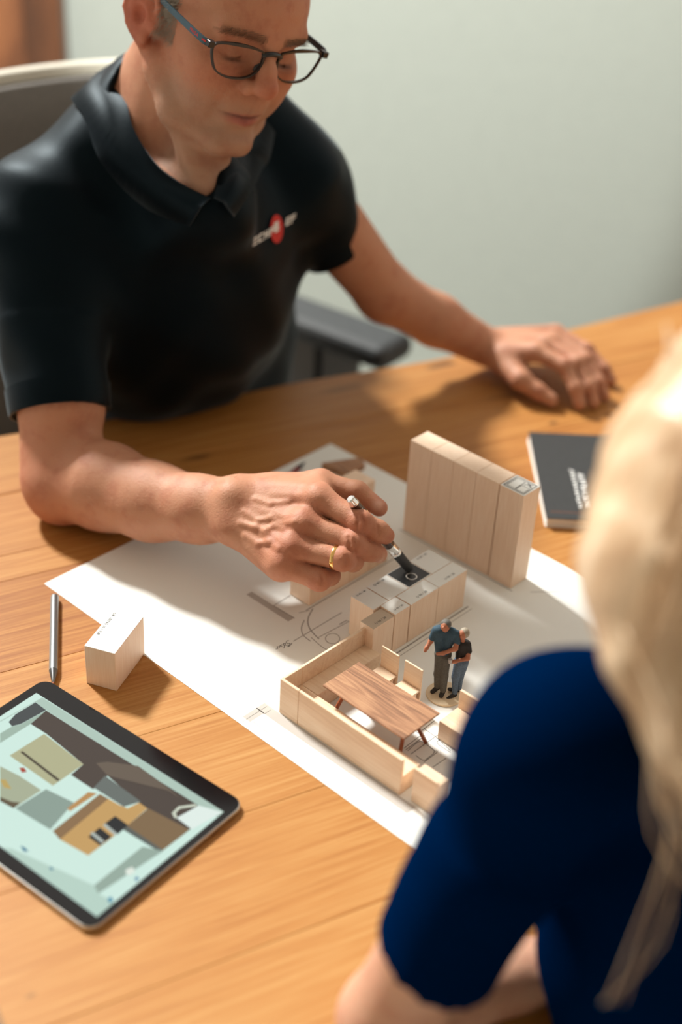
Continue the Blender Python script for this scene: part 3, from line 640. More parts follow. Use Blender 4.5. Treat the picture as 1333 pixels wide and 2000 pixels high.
# ------------------------------------------------------------------ the man
HT = np.array([-0.1602, 1.471, 0.482 + TZ]); hf = np.array([0.598, -0.7762, -0.1999]); hf /= np.linalg.norm(hf)
hu = np.array([0.3087, -0.0072, 0.9511]); hr = np.cross(hf, hu); hr /= np.linalg.norm(hr); hu = np.cross(hr, hf); HM = np.array([hr, hf, hu])
def HL(x, y, z): return HT + (hr * x + hf * y + hu * z) / 1000
def he(x, y, z, a, b, c, M=None): return ell(HL(x, y, z), (a / 1000, b / 1000, c / 1000), HM if M is None else M @ HM)
def hc(p, q, ra, rb): return cone(HL(*p), HL(*q), ra / 1000, rb / 1000)
def rotx(d): c, s = math.cos(math.radians(d)), math.sin(math.radians(d)); return np.array([[1, 0, 0], [0, c, s], [0, -s, c]])
def rotz_(d): c, s = math.cos(math.radians(d)), math.sin(math.radians(d)); return np.array([[c, s, 0], [-s, c, 0], [0, 0, 1]])

head = [U(he(0, -8, 42, 76, 96, 84)), U(he(0, 30, 46, 63, 64, 56), 0.02), U(he(0, 26, -18, 61, 60, 66), 0.02)]
for s in (1, -1):
    head += [U(he(s * 45, 56, -10, 22, 25, 20), 0.02), U(hc((s * 55, 6, -48), (s * 47, 40, -76), 16, 14), 0.02), U(hc((s * 47, 40, -76), (s * 15, 78, -88), 14, 13), 0.02)]
head += [U(he(1, 79, -84, 21, 13, 14), 0.014), U(he(0, 69, -45, 32, 23, 26), 0.02)]
for s in (1, -1): head += [U(he(s * 34, 60, -34, 24, 22, 28), 0.02)]
for s in (1, -1): head += [U(hc((s * 12, 88, 30), (s * 46, 76, 32), 9, 8), 0.012)]
head += [U(hc((0, 88, 24), (0, 101, 0), 7.5, 8.5), 0.012), U(hc((0, 101, 0), (0, 107, -12), 9, 11.5), 0.008), U(he(0, 107, -15, 13, 10.5, 10), 0.006)]
for s in (1, -1):
    head += [U(he(s * 15, 97, -19, 7.5, 9.5, 8.5), 0.004), S(he(s * 32, 98, 12, 19, 18.5, 12.5), 0.010), U(he(s * 32, 66.5, 9, 16, 14.5, 13), 0.004),
             U(he(s * 33, 78, -4, 15, 7, 5), 0.010), S(hc((s * 19, 84, 18), (s * 45, 79, 17), 1.3, 1.1), 0.004),
             S(hc((s * 20, 80, 4), (s * 32, 82.5, 1.5), 0.9, 0.9), 0.002), S(hc((s * 32, 82.5, 1.5), (s * 44, 78, 3.5), 0.9, 0.8), 0.002),
             S(he(s * 6.5, 106, -26, 3.6, 5.5, 3.2), 0.002), S(hc((s * 23, 97, -16), (s * 33, 89, -44), 1.8, 2.2), 0.007),
             S(hc((s * 33, 88, -46), (s * 33, 84, -62), 1.6, 1.6), 0.012)]
for s in (1, -1): head += [U(hc((s * 21, 84, -51.5), (s * 5, 91.5, -49), 2.2, 3.0), 0.004), U(hc((s * 17, 84.5, -58.5), (0, 90.5, -59.5), 3.4, 5.0), 0.004)]
for s in (1, -1): head += [S(hc((s * 26, 84, -53.5), (s * 10, 93.0, -52.8), 1.3, 1.7), 0.0025), S(hc((s * 10, 93.0, -52.8), (0, 95.0, -53.8), 1.7, 1.8), 0.0025)]
head += [S(hc((0, 103, -30), (0, 97.5, -43), 2.8, 2.6), 0.005), S(he(0, 97, -71, 16, 7, 4), 0.010)]
for z, y in ((62, 96.5), (50, 98.5)): head += [S(hc((-30, y - 5, z), (0, y + 1.2, z + 2), 0.8, 0.8), 0.004), S(hc((0, y + 1.2, z + 2), (30, y - 5, z), 0.8, 0.8), 0.004)]
for s in (1, -1):
    ear = [U(he(s * 80.5, -17, 1, 5, 19, 29, rotz_(s * 24))), U(hc((s * 66, -8, -2), (s * 75, -12, 0), 16, 11), 0.008)]
    hx = [(73, 1, 3), (78, 4, 16), (81, -3, 27), (84, -15, 32), (87, -28, 27), (89, -35, 13), (88, -35, -4), (84, -29, -17), (79, -19, -26)]
    for p, q in zip(hx[:-1], hx[1:]): ear.append(U(hc((s * p[0], *p[1:]), (s * q[0], *q[1:]), 3.6, 3.6), 0.002))
    ear += [U(hc((s * 84, -22, 20), (s * 85, -26, 2), 3.6, 3.8), 0.003), U(hc((s * 85, -26, 2), (s * 80, -18, -13), 3.8, 3.6), 0.003), U(he(s * 76.5, -11, -25, 4.8, 9, 8.5), 0.005),
            S(he(s * 88, -12, -3, 9, 8.5, 11), 0.003), U(he(s * 75, 0, -7, 4, 4, 6), 0.003)]
    head.append(U(Grp(ear), 0.006))

Sr = at(80, 450, 1.53); Sl = at(577, 352, 1.66); N0 = at(325, 285, 1.545)
lean = math.radians(17); tla = np.array([cu, su_, 0]); tfr = np.array([su_, -cu, 0]); tup = tfr * math.sin(lean) + np.array([0, 0, 1]) * math.cos(lean); tf2 = tfr * math.cos(lean) - np.array([0, 0, 1]) * math.sin(lean)
MT = np.array([tla, tf2, tup])
def torso(e):
    return [U(ell(TB(0.560, 1.452, 0.165), (0.160 + e, 0.118 + e, 0.19 + e), MT)), U(ell(TB(0.60, 1.585, -0.03), (0.182 + e, 0.128 + e, 0.20 + e), MT), 0.05),
            U(ell(TB(0.705, 1.56, 0.13), (0.065 + e, 0.07 + e, 0.15 + e), MT), 0.05), U(ell(TB(0.575, 1.60, -0.19), (0.18 + e, 0.13 + e, 0.10 + e)), 0.05),  # first one: hidden flank bulk added to block a sun patch on the table
            U(cone(at(290, 205, 1.55), Sr, 0.052 + e, 0.056 + e), 0.04), U(cone(at(455, 225, 1.61), Sl, 0.050 + e, 0.047 + e), 0.04), U(cone(at(330, 300, 1.52), at(400, 400, 1.50), 0.045 + e, 0.05 + e), 0.04)]
neck = [U(cone(HL(0, -22, -40), N0, 0.054, 0.058), 0.02), U(cone(HL(0, -40, -20), at(290, 215, 1.56), 0.045, 0.05), 0.02), U(cone(HL(60, -16, -34), at(392, 365, 1.452), 0.012, 0.0085), 0.012), U(cone(HL(-60, -16, -34), at(402, 365, 1.455), 0.012, 0.0085), 0.012),
        U(cone(HL(0, 36, -72), at(385, 350, 1.475), 0.026, 0.022), 0.025), U(ball(HL(0, 26, -118), 0.011), 0.02), U(cone(at(392, 372, 1.455), at(250, 330, 1.50), 0.008, 0.010), 0.02)]
# right arm and hand
Er = at(108, 948, 1.505); dorsal = None
DH = 0.0
def ah(x, y, d): return at(x, y, d - DH)
Wc = at(455, 996, 1.380)
armR = [U(cone(Sr, at(120, 790, 1.505), 0.052, 0.0455)), U(cone(at(120, 790, 1.505), at(116, 925, 1.507), 0.0455, 0.042), 0.01), U(ball(at(122, 962, 1.502), 0.036), 0.02),
        U(cone(at(150, 925, 1.50), at(205, 950, 1.478), 0.040, 0.0455), 0.02), U(cone(at(205, 950, 1.478), at(300, 980, 1.440), 0.0455, 0.0395), 0.015), U(cone(at(300, 980, 1.440), at(392, 995, 1.401), 0.0395, 0.0325), 0.015),
        U(cone(at(392, 995, 1.401), Wc, 0.0325, 0.0295, (at(455, 996, 1.5) - at(455, 996, 1.4), 1.12)), 0.015)]
def mcp(*l): return [ah(*p) for p in l]
IX = mcp((622, 973, 1.338), (704, 1020, 1.317), (739, 1037, 1.324), (754, 1046, 1.331))
MD = mcp((592, 1022, 1.330), (690, 1060, 1.315), (724, 1076, 1.329), (740, 1082, 1.343))
RG = mcp((568, 1068, 1.325), (670, 1092, 1.310), (690, 1096, 1.330), (676, 1090, 1.356))
PK = mcp((550, 1102, 1.325), (624, 1132, 1.318), (645, 1124, 1.336), (636, 1110, 1.356))
TH = mcp((505, 965, 1.402), (627, 945, 1.374), (698, 961, 1.364), (741, 992, 1.360))
palm = []
wr = mcp((470, 965, 1.384), (465, 985, 1.377), (462, 1005, 1.372), (462, 1025, 1.370))
for w_, f_, r_ in zip(wr, (IX, MD, RG, PK), (0.0140, 0.0138, 0.0132, 0.0124)):
    palm.append(U(cone(w_, f_[0] + Fv * 0.003, 0.019, r_), 0.012))
palm += [U(cone(ah(500, 1000, 1.398), ah(590, 1060, 1.362), 0.022, 0.018), 0.02), U(cone(TH[0], TH[1], 0.0175, 0.0135), 0.02), U(cone(ah(540, 975, 1.388), ah(600, 975, 1.364), 0.019, 0.0125), 0.02), U(cone(ah(500, 1040, 1.378), PK[0] + Fv * 0.012, 0.018, 0.0135), 0.02), U(cone(TH[1] + Fv * 0.004, IX[0] + Fv * 0.012, 0.010, 0.010), 0.015)]
def finger(J, R, k=0.006, bumps=True):
    it = [U(cone(J[i], J[i + 1], R[i], R[i + 1]), k if i else 0) for i in range(len(J) - 1)]
    if bumps:
        it.append(U(ball(J[1] - Fv * 0.0016, R[1] * 0.98), 0.004))
    return it
fI = finger(IX, (0.0126, 0.0110, 0.0097, 0.0086)); fM = finger(MD, (0.0126, 0.0111, 0.0097, 0.0086)); fR = finger(RG, (0.0122, 0.0106, 0.0095, 0.0085)); fP = finger(PK, (0.0116, 0.0102, 0.0092, 0.0082))
for fa_, fb_, lst in ((IX, MD, fM), (MD, RG, fR), (RG, PK, fP)):                 # flesh between neighbouring fingers, on the palm side
    m0, m1 = (fa_[0] + fb_[0]) / 2, (fa_[1] + fb_[1]) / 2; lst.append(U(cone(m0 + Fv * 0.011, m0 * 0.2 + m1 * 0.8 + Fv * 0.013, 0.0085, 0.0050), 0.001))
fT = finger(TH[1:], (0.0130, 0.0105, 0.0086), bumps=False)
fingers = Grp([U(Grp(fI)), U(Grp(fM), 0.0007), U(Grp(fR), 0.0007), U(Grp(fP), 0.0007), U(Grp(fT), 0.0007)])
def hsurf(x, y, G, d0=1.2):
    d = ray(x, y); t = d0
    for _ in range(120):
        v = float(G.ev((CAM + d * t)[None])[0]); t += min(max(v * 0.7, 0.0002), 0.02)
        if v < 0.0002: break
    return CAM + d * t
crs = []
for L_ in ([(697, 1004), (700, 1020), (698, 1034)], [(709, 1008), (713, 1023), (710, 1037)], [(738, 1028), (741, 1038), (739, 1048)], [(681, 1048), (684, 1062), (683, 1074)], [(692, 1052), (696, 1066), (694, 1077)], [(676, 1086), (679, 1096), (677, 1106)], [(628, 1122), (632, 1132), (629, 1142)]):
    Pc = [hsurf(*q, fingers) for q in L_]
    for a_, b_ in zip(Pc[:-1], Pc[1:]): crs.append(S(cone(a_ - Fv * 0.0002, b_ - Fv * 0.0002, 0.0013, 0.0013), 0.0018))
handR = [U(Grp(palm)), U(fingers, 0.004)]
for J, r_ in ((IX, 0.0090), (MD, 0.0092), (RG, 0.0088), (PK, 0.0086)): handR.append(U(ball(J[0] - Fv * 0.0050, r_), 0.016))
for w_, f_ in zip(wr, (IX, MD, RG, PK)):                               # tendons
    a_ = w_ * 0.55 + f_[0] * 0.45; handR.append(U(cone(a_ - Fv * 0.0135, f_[0] - Fv * 0.0125, 0.0016, 0.0030), 0.007))
handR += [U(ball(ah(452, 968, 1.362), 0.010), 0.02), U(ball(ah(448, 1030, 1.360), 0.011), 0.02)]
_hg = Grp(handR)
for L_ in ([(478, 1000), (505, 1018), (530, 1012), (548, 1024), (575, 1020)], [(498, 1030), (520, 1037), (536, 1028), (556, 1034)], [(470, 1022), (500, 1030)], [(520, 1037), (526, 1058), (545, 1072)], [(500, 975), (530, 985), (565, 980)], [(480, 1046), (505, 1062), (528, 1058)]):
    Pv = [hsurf(*q, _hg) + Fv * 0.0006 for q in L_]
    for a_, b_ in zip(Pv[:-1], Pv[1:]): handR.append(U(cone(a_ + Fv * 0.0008, b_ + Fv * 0.0008, 0.0015, 0.0015), 0.0045))
wk = field(lambda P: (0.00028 * (np.sin(P @ np.array([900., 300., 1400.]) + 2.2 * np.sin(P @ np.array([260., -340., 180.]))) + np.sin(P @ np.array([-700., 1100., 600.]) + 2 * np.sin(P @ np.array([310., 210., -270.]))))).astype(P.dtype), ah(430, 900, 1.2), ah(780, 1180, 1.45))
handR.append(A_(wk)); handR += crs
armRG = Grp(armR + [U(Grp(handR), 0.014)])
# left arm and hand
El = at(752, 572, 1.775); Wl = pz(950, 678, 0.034)
armL = [U(cone(Sl, El, 0.047, 0.036)), U(cone(El, El * 0.5 + Wl * 0.5, 0.036, 0.033), 0.015), U(cone(El * 0.5 + Wl * 0.5, Wl, 0.033, 0.026), 0.015)]
LJ = [[(1048, 688, .052), (1104, 714, .048), (1126, 758, .028), (1133, 788, .011)], [(1068, 672, .053), (1128, 708, .047), (1152, 755, .026), (1161, 785, .010)], [(1082, 664, .049), (1144, 702, .042), (1170, 748, .022), (1181, 773, .009)], [(1086, 652, .040), (1146, 684, .034), (1180, 722, .018), (1194, 744, .008)]]
palmL = []; wl = [pz(962, 690, .034), pz(968, 678, .038), pz(972, 670, .036), pz(975, 664, .032)]; fl_ = []
for w_, J in zip(wl, LJ):
    J = [pz(*p) for p in J]; palmL.append(U(cone(w_, J[0], 0.017, 0.0125), 0.012)); fl_.append(U(Grp(finger(J, (0.0118, 0.0100, 0.0090, 0.0080), bumps=False)), 0.0016))
TL = [pz(985, 708, .030), pz(1018, 742, .026), pz(1052, 765, .017), pz(1078, 781, .011)]
palmL += [U(cone(TL[0], TL[1], 0.018, 0.0135), 0.015)]; fl_.append(U(Grp(finger(TL[1:], (0.0132, 0.0105, 0.0090), bumps=False)), 0.002))
armLG = Grp(armL + [U(Grp([U(Grp(palmL)), U(Grp(fl_), 0.006)]), 0.012)])
upper = [t_ for i_, t_ in enumerate(torso(0.0)) if i_ not in (1, 2, 3)]
headG = Grp(upper + neck + [U(Grp(head), 0.012)])

def gauss(V, p, r): q = V - np.asarray(p, np.float32); return np.exp(-np.einsum('ij,ij->i', q, q) / (r * r))
def mixc(C, c, w): return C + (np.asarray(c, np.float32) - C) * np.clip(w, 0, 1)[:, None]
SKIN = np.array((0.50, 0.235, 0.140), np.float32); RED = (0.43, 0.110, 0.062)
def man_tone(V):
    C = np.tile(SKIN, (len(V), 1)); L = ((V - HT) @ HM.T) * 1000; inhead = (np.abs(L) < 140).all(1)
    for p, r, w in ((HL(42, 66, -16), .03, .45), (HL(-42, 66, -16), .03, .45), (HL(0, 112, -14), .018, .55), (HL(82, -18, 0), .045, .85), (HL(0, 92, 50), .05, .2)): C = mixc(C, RED, gauss(V, p, r) * w)  # natural redness; ear reddened further to paint in its backlit glow
    for J in (IX, MD, RG, PK):
        C = mixc(C, RED, gauss(V, J[1], .014) * .6); C = mixc(C, RED, gauss(V, J[0], .018) * .45); C = mixc(C, RED, gauss(V, J[3], .012) * .5)
    C = mixc(C, RED, gauss(V, TH[3], .015) * .5); C = mixc(C, RED, gauss(V, Er, .06) * .35)
    lip = np.exp(-((L[:, 0] / 22) ** 4) - ((L[:, 2] + 56) / 6.8) ** 4) * (L[:, 1] > 80) * inhead; C = mixc(C, (0.36, 0.105, 0.085), lip * 0.85)
    mo_ = inhead * np.exp(-((L[:, 0] / 24) ** 6) - ((L[:, 2] + 53.2) / 1.7) ** 2) * (L[:, 1] > 78); C = mixc(C, (0.09, 0.03, 0.025), mo_ * 0.85)  # dark shade of the mouth gap painted into the skin colour
    st_ = inhead * np.clip((L[:, 1] - 5) / 30, 0, 1) * np.clip((-28 - L[:, 2]) / 22, 0, 1); C = mixc(C, (0.30, 0.205, 0.150), st_ * 0.5 * (1 - lip))
    br = inhead * np.exp(-((L[:, 2] - 31 + 0.004 * (np.abs(L[:, 0]) - 26) ** 2) / 4.5) ** 2) * (np.abs(L[:, 0]) > 10) * (np.abs(L[:, 0]) < 54) * (L[:, 1] > 55); C = mixc(C, (0.17, 0.085, 0.045), br * 0.65)
    sl = inhead * np.exp(-(((L[:, 2] - 1.5) / 1.6) ** 2) - ((np.abs(L[:, 0]) - 32) / 12) ** 4) * (L[:, 1] > 70); C = mixc(C, (0.10, 0.05, 0.035), sl * 0.8)
    C = mixc(C, (0.62, 0.36, 0.27), gauss(V, ah(738, 988, 1.353), .0055) * 1.3); C = mixc(C, (0.62, 0.40, 0.30), gauss(V, ah(742, 1090, 1.338), .005) * 1.2)
    C = mixc(C, (0.12, 0.045, 0.03), gauss(V, at(320, 985, 1.400), .0018)); C = mixc(C, (0.2, 0.06, 0.04), gauss(V, ah(608, 1140, 1.346), .0016))
    return C
man = thing('person', 'man in black polo shirt and glasses leaning over the plan with a pen', 'person', TB(CU, CV - 0.1, -TZ))
mo = np.array(man.location)
bVs, bQs, off_ = [], [], 0
for G_, h_, bs_ in ((headG, 0.0018, 16), (armRG, 0.0013, 20), (armLG, 0.0026, 16)):
    V, Q = surface(G_, h_, bs_); V = relax(V, Q, 1, 0.3); bVs.append(V); bQs.append(Q + off_); off_ += len(V)
bV = np.concatenate(bVs); bQ = np.concatenate(bQs)
part('body', np_mesh('body', bV - mo, bQ, True, man_tone(bV)), skin_m, man)

def trace(x, y, G, d0=1.1, off=0.0, far=2.2):
    d = ray(x, y); t = d0
    for _ in range(160):
        v = float(G.ev((CAM + d * t)[None].astype(np.float64))[0]); t += min(max(v * 0.7, 0.0002), 0.03)
        if v < 0.0002 or t > far: break
    return CAM + d * (t - off)
def grad(G, p, e=0.002):
    p = np.asarray(p, float); Q = np.array([p + np.eye(3)[k] * s * e for k in range(3) for s in (1, -1)]); v = G.ev(Q); g_ = np.array([v[0] - v[1], v[2] - v[3], v[4] - v[5]]); return g_ / (np.linalg.norm(g_) + 1e-9)

# polo shirt
hemR = at(118, 803, 1.505); hemL = at(655, 484, 1.725)
def folds(P):
    x, y, z = P[..., 0], P[..., 1], P[..., 2]
    a = np.sin(38 * x + 22 * z + 3 * np.sin(20 * y + 9 * z)) + 0.6 * np.sin(52 * y - 35 * z + 2 * np.sin(30 * x)) + 0.5 * np.sin(70 * z + 40 * x + 3 * np.sin(18 * y))
    return (0.0023 * a).astype(P.dtype)
sh_items = torso(0.010)
sh_items += [U(cone(Sr, Sr * 0.4 + hemR * 0.6, 0.066, 0.058), 0.06), U(fcone(Sr * 0.45 + hemR * 0.55, hemR, 0.0585, 0.0525), 0.012), U(cone(Sl, Sl * 0.4 + hemL * 0.6, 0.056, 0.046), 0.05), U(fcone(Sl * 0.5 + hemL * 0.5, hemL, 0.047, 0.043), 0.012)]
sh_items.append(A_(field(folds, (-2, 0, 0), (2, 3, 3))))
hemRd = (hemR - Sr) / np.linalg.norm(hemR - Sr); hemLd = (hemL - Sl) / np.linalg.norm(hemL - Sl)
sh_items += [S(fcone(hemR - hemRd * 0.012, hemR + hemRd * 0.02, 0.046, 0.047), 0.002), S(fcone(hemL - hemLd * 0.012, hemL + hemLd * 0.02, 0.037, 0.038), 0.002),
             S(cone(at(322, 225, 1.49), at(408, 372, 1.43), 0.056, 0.010), 0.006), S(cone(at(330, 150, 1.47), at(322, 240, 1.51), 0.062, 0.058), 0.006)]
shirtG = Grp(sh_items)
sV, sQ = surface(shirtG, 0.0036); sV = relax(sV, sQ, 1, 0.4)
shirt = part('polo_shirt', np_mesh('polo_shirt', sV - mo, sQ), shirt_m, man)
def ribbon(A, B, th=0.003, name='ribbon', mid=None):
    """closed thick strip between two polylines"""
    A = np.asarray(A); B = np.asarray(B); n = len(A); rows = [A] + ([np.asarray(mid)] if mid is not None else []) + [B]; rows = np.array(rows); m = len(rows)
    du = np.gradient(rows, axis=1); dv = np.gradient(rows, axis=0); nr = np.cross(du, dv); nr /= np.linalg.norm(nr, axis=2, keepdims=True) + 1e-9
    if (nr.mean((0, 1)) @ Fv) > 0: nr = -nr
    T1 = rows + nr * th / 2; T0 = rows - nr * th / 2; V = np.concatenate([T1.reshape(-1, 3), T0.reshape(-1, 3)]); F = []; o = m * n
    for i in range(m - 1):
        for j in range(n - 1): a = i * n + j; F += [(a, a + 1, a + n + 1, a + n), (o + a, o + a + n, o + a + n + 1, o + a + 1)]
    for i in range(m - 1):
        for j in (0, n - 1): a = i * n + j; F.append((a, a + n, o + a + n, o + a))
    for j in range(n - 1):
        for i in (0, m - 1): a = i * n + j; F.append((a, a + 1, o + a + 1, o + a))
    return V, F
c0 = at(338, 150, 1.550)
def snap(p_, off):
    p_ = np.asarray(p_, float)
    for _ in range(14): p_ = p_ - grad(shirtG, p_) * (float(shirtG.ev(p_[None])[0]) - off) * 0.8
    return p_
UZ = np.array([0, 0, 1.0])
for sd_ in (-1, 1):                                     # two halves of the turned-down collar, meeting behind the neck
    bi_ = [c0 - tfr * 0.066 + UZ * 0.012, c0 - tfr * 0.048 + tla * sd_ * 0.047 + UZ * 0.010, c0 + tla * sd_ * 0.064 + UZ * 0.004]
    bo_ = [snap(c0 - tfr * 0.098 - UZ * 0.030, 0.006), snap(c0 - tfr * 0.072 + tla * sd_ * 0.080 - UZ * 0.035, 0.006), snap(c0 + tla * sd_ * 0.100 - UZ * 0.035, 0.006)]
    if sd_ < 0:
        fi_ = [at(x, y, d) for x, y, d in ((246, 200, 1.486), (264, 258, 1.462), (320, 335, 1.440))] + [trace(412, 388, shirtG, off=0.006)]
        fo_ = [trace(x, y, shirtG, off=o) for x, y, o in ((165, 230, 0.006), (200, 320, 0.007), (285, 405, 0.007), (372, 442, 0.007))]
    else:
        fi_ = [at(450, 250, 1.53), at(436, 300, 1.490), at(428, 345, 1.455), trace(418, 388, shirtG, off=0.006)]
        fo_ = [trace(x, y, shirtG, off=0.006) for x, y in ((530, 290), (512, 330), (490, 375), (455, 425))]
    ci = spline(bi_ + fi_, 34); co = spline(bo_ + fo_, 34); cm = ci * 0.6 + co * 0.4 + UZ * 0.005 + np.array([grad(shirtG, q_) for q_ in co]) * 0.004
    V, F = ribbon(ci, co, 0.0035, mid=cm); part('collar', mesh_of('collar', np.asarray(V) - mo, F, True), shirt_m, man)
for c_, d_, r_ in ((hemR, hemRd, 0.0562), (hemL, hemLd, 0.0465)):
    part('sleeve_cuff', lathe_me([(0, r_ - 0.003), (0.001, r_ + 0.001), (0.026, r_ - 0.0005), (0.029, r_ - 0.0015), (0.029, r_ - 0.004), (0.012, r_ - 0.0045)], c_ - d_ * 0.027 - mo, c_ - mo, 48), shirt_m, man)
# chest emblem
def decal(polys, off):
    V = []; F = []
    for P in polys:
        o = len(V); V += [trace(x, y, shirtG, off=off) - mo for x, y in P]; F.append(tuple(range(o, o + len(P))))
    return V, F
part('emblem_dot', mesh_of('emblem_dot', *decal([[(541 + 12.5 * math.cos(t), 447 + 28 * math.sin(t)) for t in np.linspace(0, 2 * math.pi, 20)[:-1]]], 0.0040)), red_m, man)
let = []
def letter(x, y, h, kind):
    ux, uy = 0.86, -0.51; vx, vy = 0.12, -1.0; Q = lambda a, b: (x + ux * a + vx * b, y + uy * a + vy * b)
    bar = lambda a0, b0, a1, b1: let.append([Q(a0, b0), Q(a1, b0), Q(a1, b1), Q(a0, b1)])
    w = h * 0.62
    for k in kind: {'l': lambda: bar(0, 0, w * .3, h), 'r': lambda: bar(w * .7, 0, w, h), 't': lambda: bar(0, h * .78, w, h), 'm': lambda: bar(0, h * .42, w, h * .6), 'b': lambda: bar(0, 0, w, h * .2)}[k]()
for i, kd in enumerate(('tmb', 'ltb', 'lmr', 'ltm', 'lmb')): letter(494 + i * 10.8, 481 - i * 6.4, 16, kd)
letter(534, 453, 17, 'ltr')
for i, kd in enumerate(('ltmb', 'ltm')): letter(558 + i * 10, 442 - i * 5, 16, kd)
part('emblem_letters', mesh_of('emblem_letters', *decal(let, 0.0052)), white_ink_m, man)

# trousers and shoes under the table
def legs(hip, fwd, lat, sp, zs=0.52):
    it = []; sh2 = []
    for s in (1, -1):
        h_ = hip + lat * s * sp; k_ = h_ + fwd * 0.40; k_[2] = zs + 0.02; a_ = k_ + fwd * 0.02; a_[2] = 0.10
        it += [U(cone(h_, k_, 0.085, 0.062), 0.03), U(cone(k_, a_, 0.060, 0.045), 0.02)]
        t_ = a_ + fwd * 0.16; t_[2] = 0.035; b_ = a_ - fwd * 0.04; b_[2] = 0.04; a2 = a_.copy(); a2[2] = 0.055
        sh2.append(Grp([U(cone(b_, t_, 0.036, 0.034)), U(cone(b_, a2, 0.038, 0.042), 0.02)]))
    return Grp([U(ell(hip, (0.17, 0.17, 0.11)))] + it), sh2
tg, sg = legs(TB(CU, 1.64, -0.20), tfr, tla, 0.095)
V, Q = surface(tg, 0.012, 12); part('trousers', np_mesh('trousers', V - mo, Q), trouser_m, man)
for g_ in sg: V, Q = surface(g_, 0.008, 12); part('shoe', np_mesh('shoe', V - mo, Q), shoe_m, man)

# hair, brows, stubble
hg = Grp([U(he(0, -10, 44, 79, 98, 87)), S(he(0, 85, 20, 90, 84, 70), 0.01), S(he(0, 20, -62, 120, 110, 62), 0.01), A_(field(lambda P: (0.0004 * (np.sin(P[..., 0] * 420 + 3 * np.sin(P[..., 2] * 160)) + np.sin(P[..., 1] * 380))).astype(P.dtype), (-2, 0, 0), (2, 3, 3)))])
V, Q = surface(hg, 0.004, 14); part('hair', np_mesh('hair', V - mo, Q), hairgrey_m, man)
bL = ((bV - HT) @ HM.T) * 1000
fn = np.cross(bV[bQ[:, 2]] - bV[bQ[:, 0]], bV[bQ[:, 3]] - bV[bQ[:, 1]]); vn = np.zeros_like(bV)
for k in range(4): 
    for c in range(3): vn[:, c] += np.bincount(bQ[:, k], fn[:, c], len(bV))
vn /= np.linalg.norm(vn, axis=1, keepdims=True) + 1e-12
def hairs(idx, ln, dirl, rad, jit=0.4, lift=0.5):
    out = []
    for i in idx:
        p = bV[i]; d = dirl + vn[i] * lift + RNG.normal(0, jit, 3) * 0.6; d = d / np.linalg.norm(d); L_ = ln * RNG.uniform(0.6, 1.3); q = p + d * L_; x, y, _ = basis(d)
        out.append(([p + x * rad, p - x * 0.5 * rad + y * 0.87 * rad, p - x * 0.5 * rad - y * 0.87 * rad, q], [(0, 1, 3), (1, 2, 3), (2, 0, 3)]))
    V, F = multi(out); return mesh_of('strands', np.asarray(V) - mo, F)
inh = (np.abs(bL) < 130).all(1)
pick = lambda m, n: RNG.choice(np.flatnonzero(m), min(n, m.sum()), replace=False)
jm = inh & (bL[:, 0] > 8) & (bL[:, 1] > -5) & (bL[:, 2] < -26) & (bL[:, 2] > -104) & ~((bL[:, 1] > 82) & (bL[:, 2] > -66) & (np.abs(bL[:, 0]) < 24))
o = part('stubble', hairs(pick(jm, 900), 0.0021, -hu * 0.8, 0.00011), stubble_m, man); tag(o, kind='stuff')
for s in (1, -1):
    bm_ = inh & (bL[:, 0] * s > 12) & (bL[:, 0] * s < 52) & (np.abs(bL[:, 2] - (31.5 - 0.004 * (np.abs(bL[:, 0]) - 26) ** 2)) < 4) & (bL[:, 1] > 60)
    o = part('eyebrow', hairs(pick(bm_, 260), 0.0065, -hr * -s * 0.9 - hu * 0.15, 0.00016, 0.25, 0.3), hairdark_m, man); tag(o, kind='stuff')
    sm_ = inh & (bL[:, 0] * s > 58) & (bL[:, 1] > 0) & (bL[:, 1] < 27) & (bL[:, 2] > -14) & (bL[:, 2] < 60) & (bL[:, 0] * s < 76)
    o = part('sideburn', hairs(pick(sm_, 1500), 0.011, -hu * 0.9 - hf * 0.3, 0.00018, 0.22, 0.25), hairgrey_m, man); tag(o, kind='stuff')
scalp = inh & (bL[:, 2] > 0); ii = np.flatnonzero(scalp); ii = ii[hg.ev(bV[ii].astype(np.float64)) < 0.001]
o = part('hair_strands', hairs(RNG.choice(ii, min(5200, len(ii)), replace=False), 0.015, -hf * 0.6 - hu * 0.25, 0.00035, 0.35, 0.75), hairgrey_m, man); tag(o, kind='stuff')
fa = gauss(bV, at(300, 940, 1.41), 0.09) > 0.3; o = part('arm_hair', hairs(pick(fa, 420), 0.007, -(at(300, 980, 1.440) - at(392, 995, 1.401)) * 18, 0.00009, 0.35, 0.45), stubble_m, man); tag(o, kind='stuff')

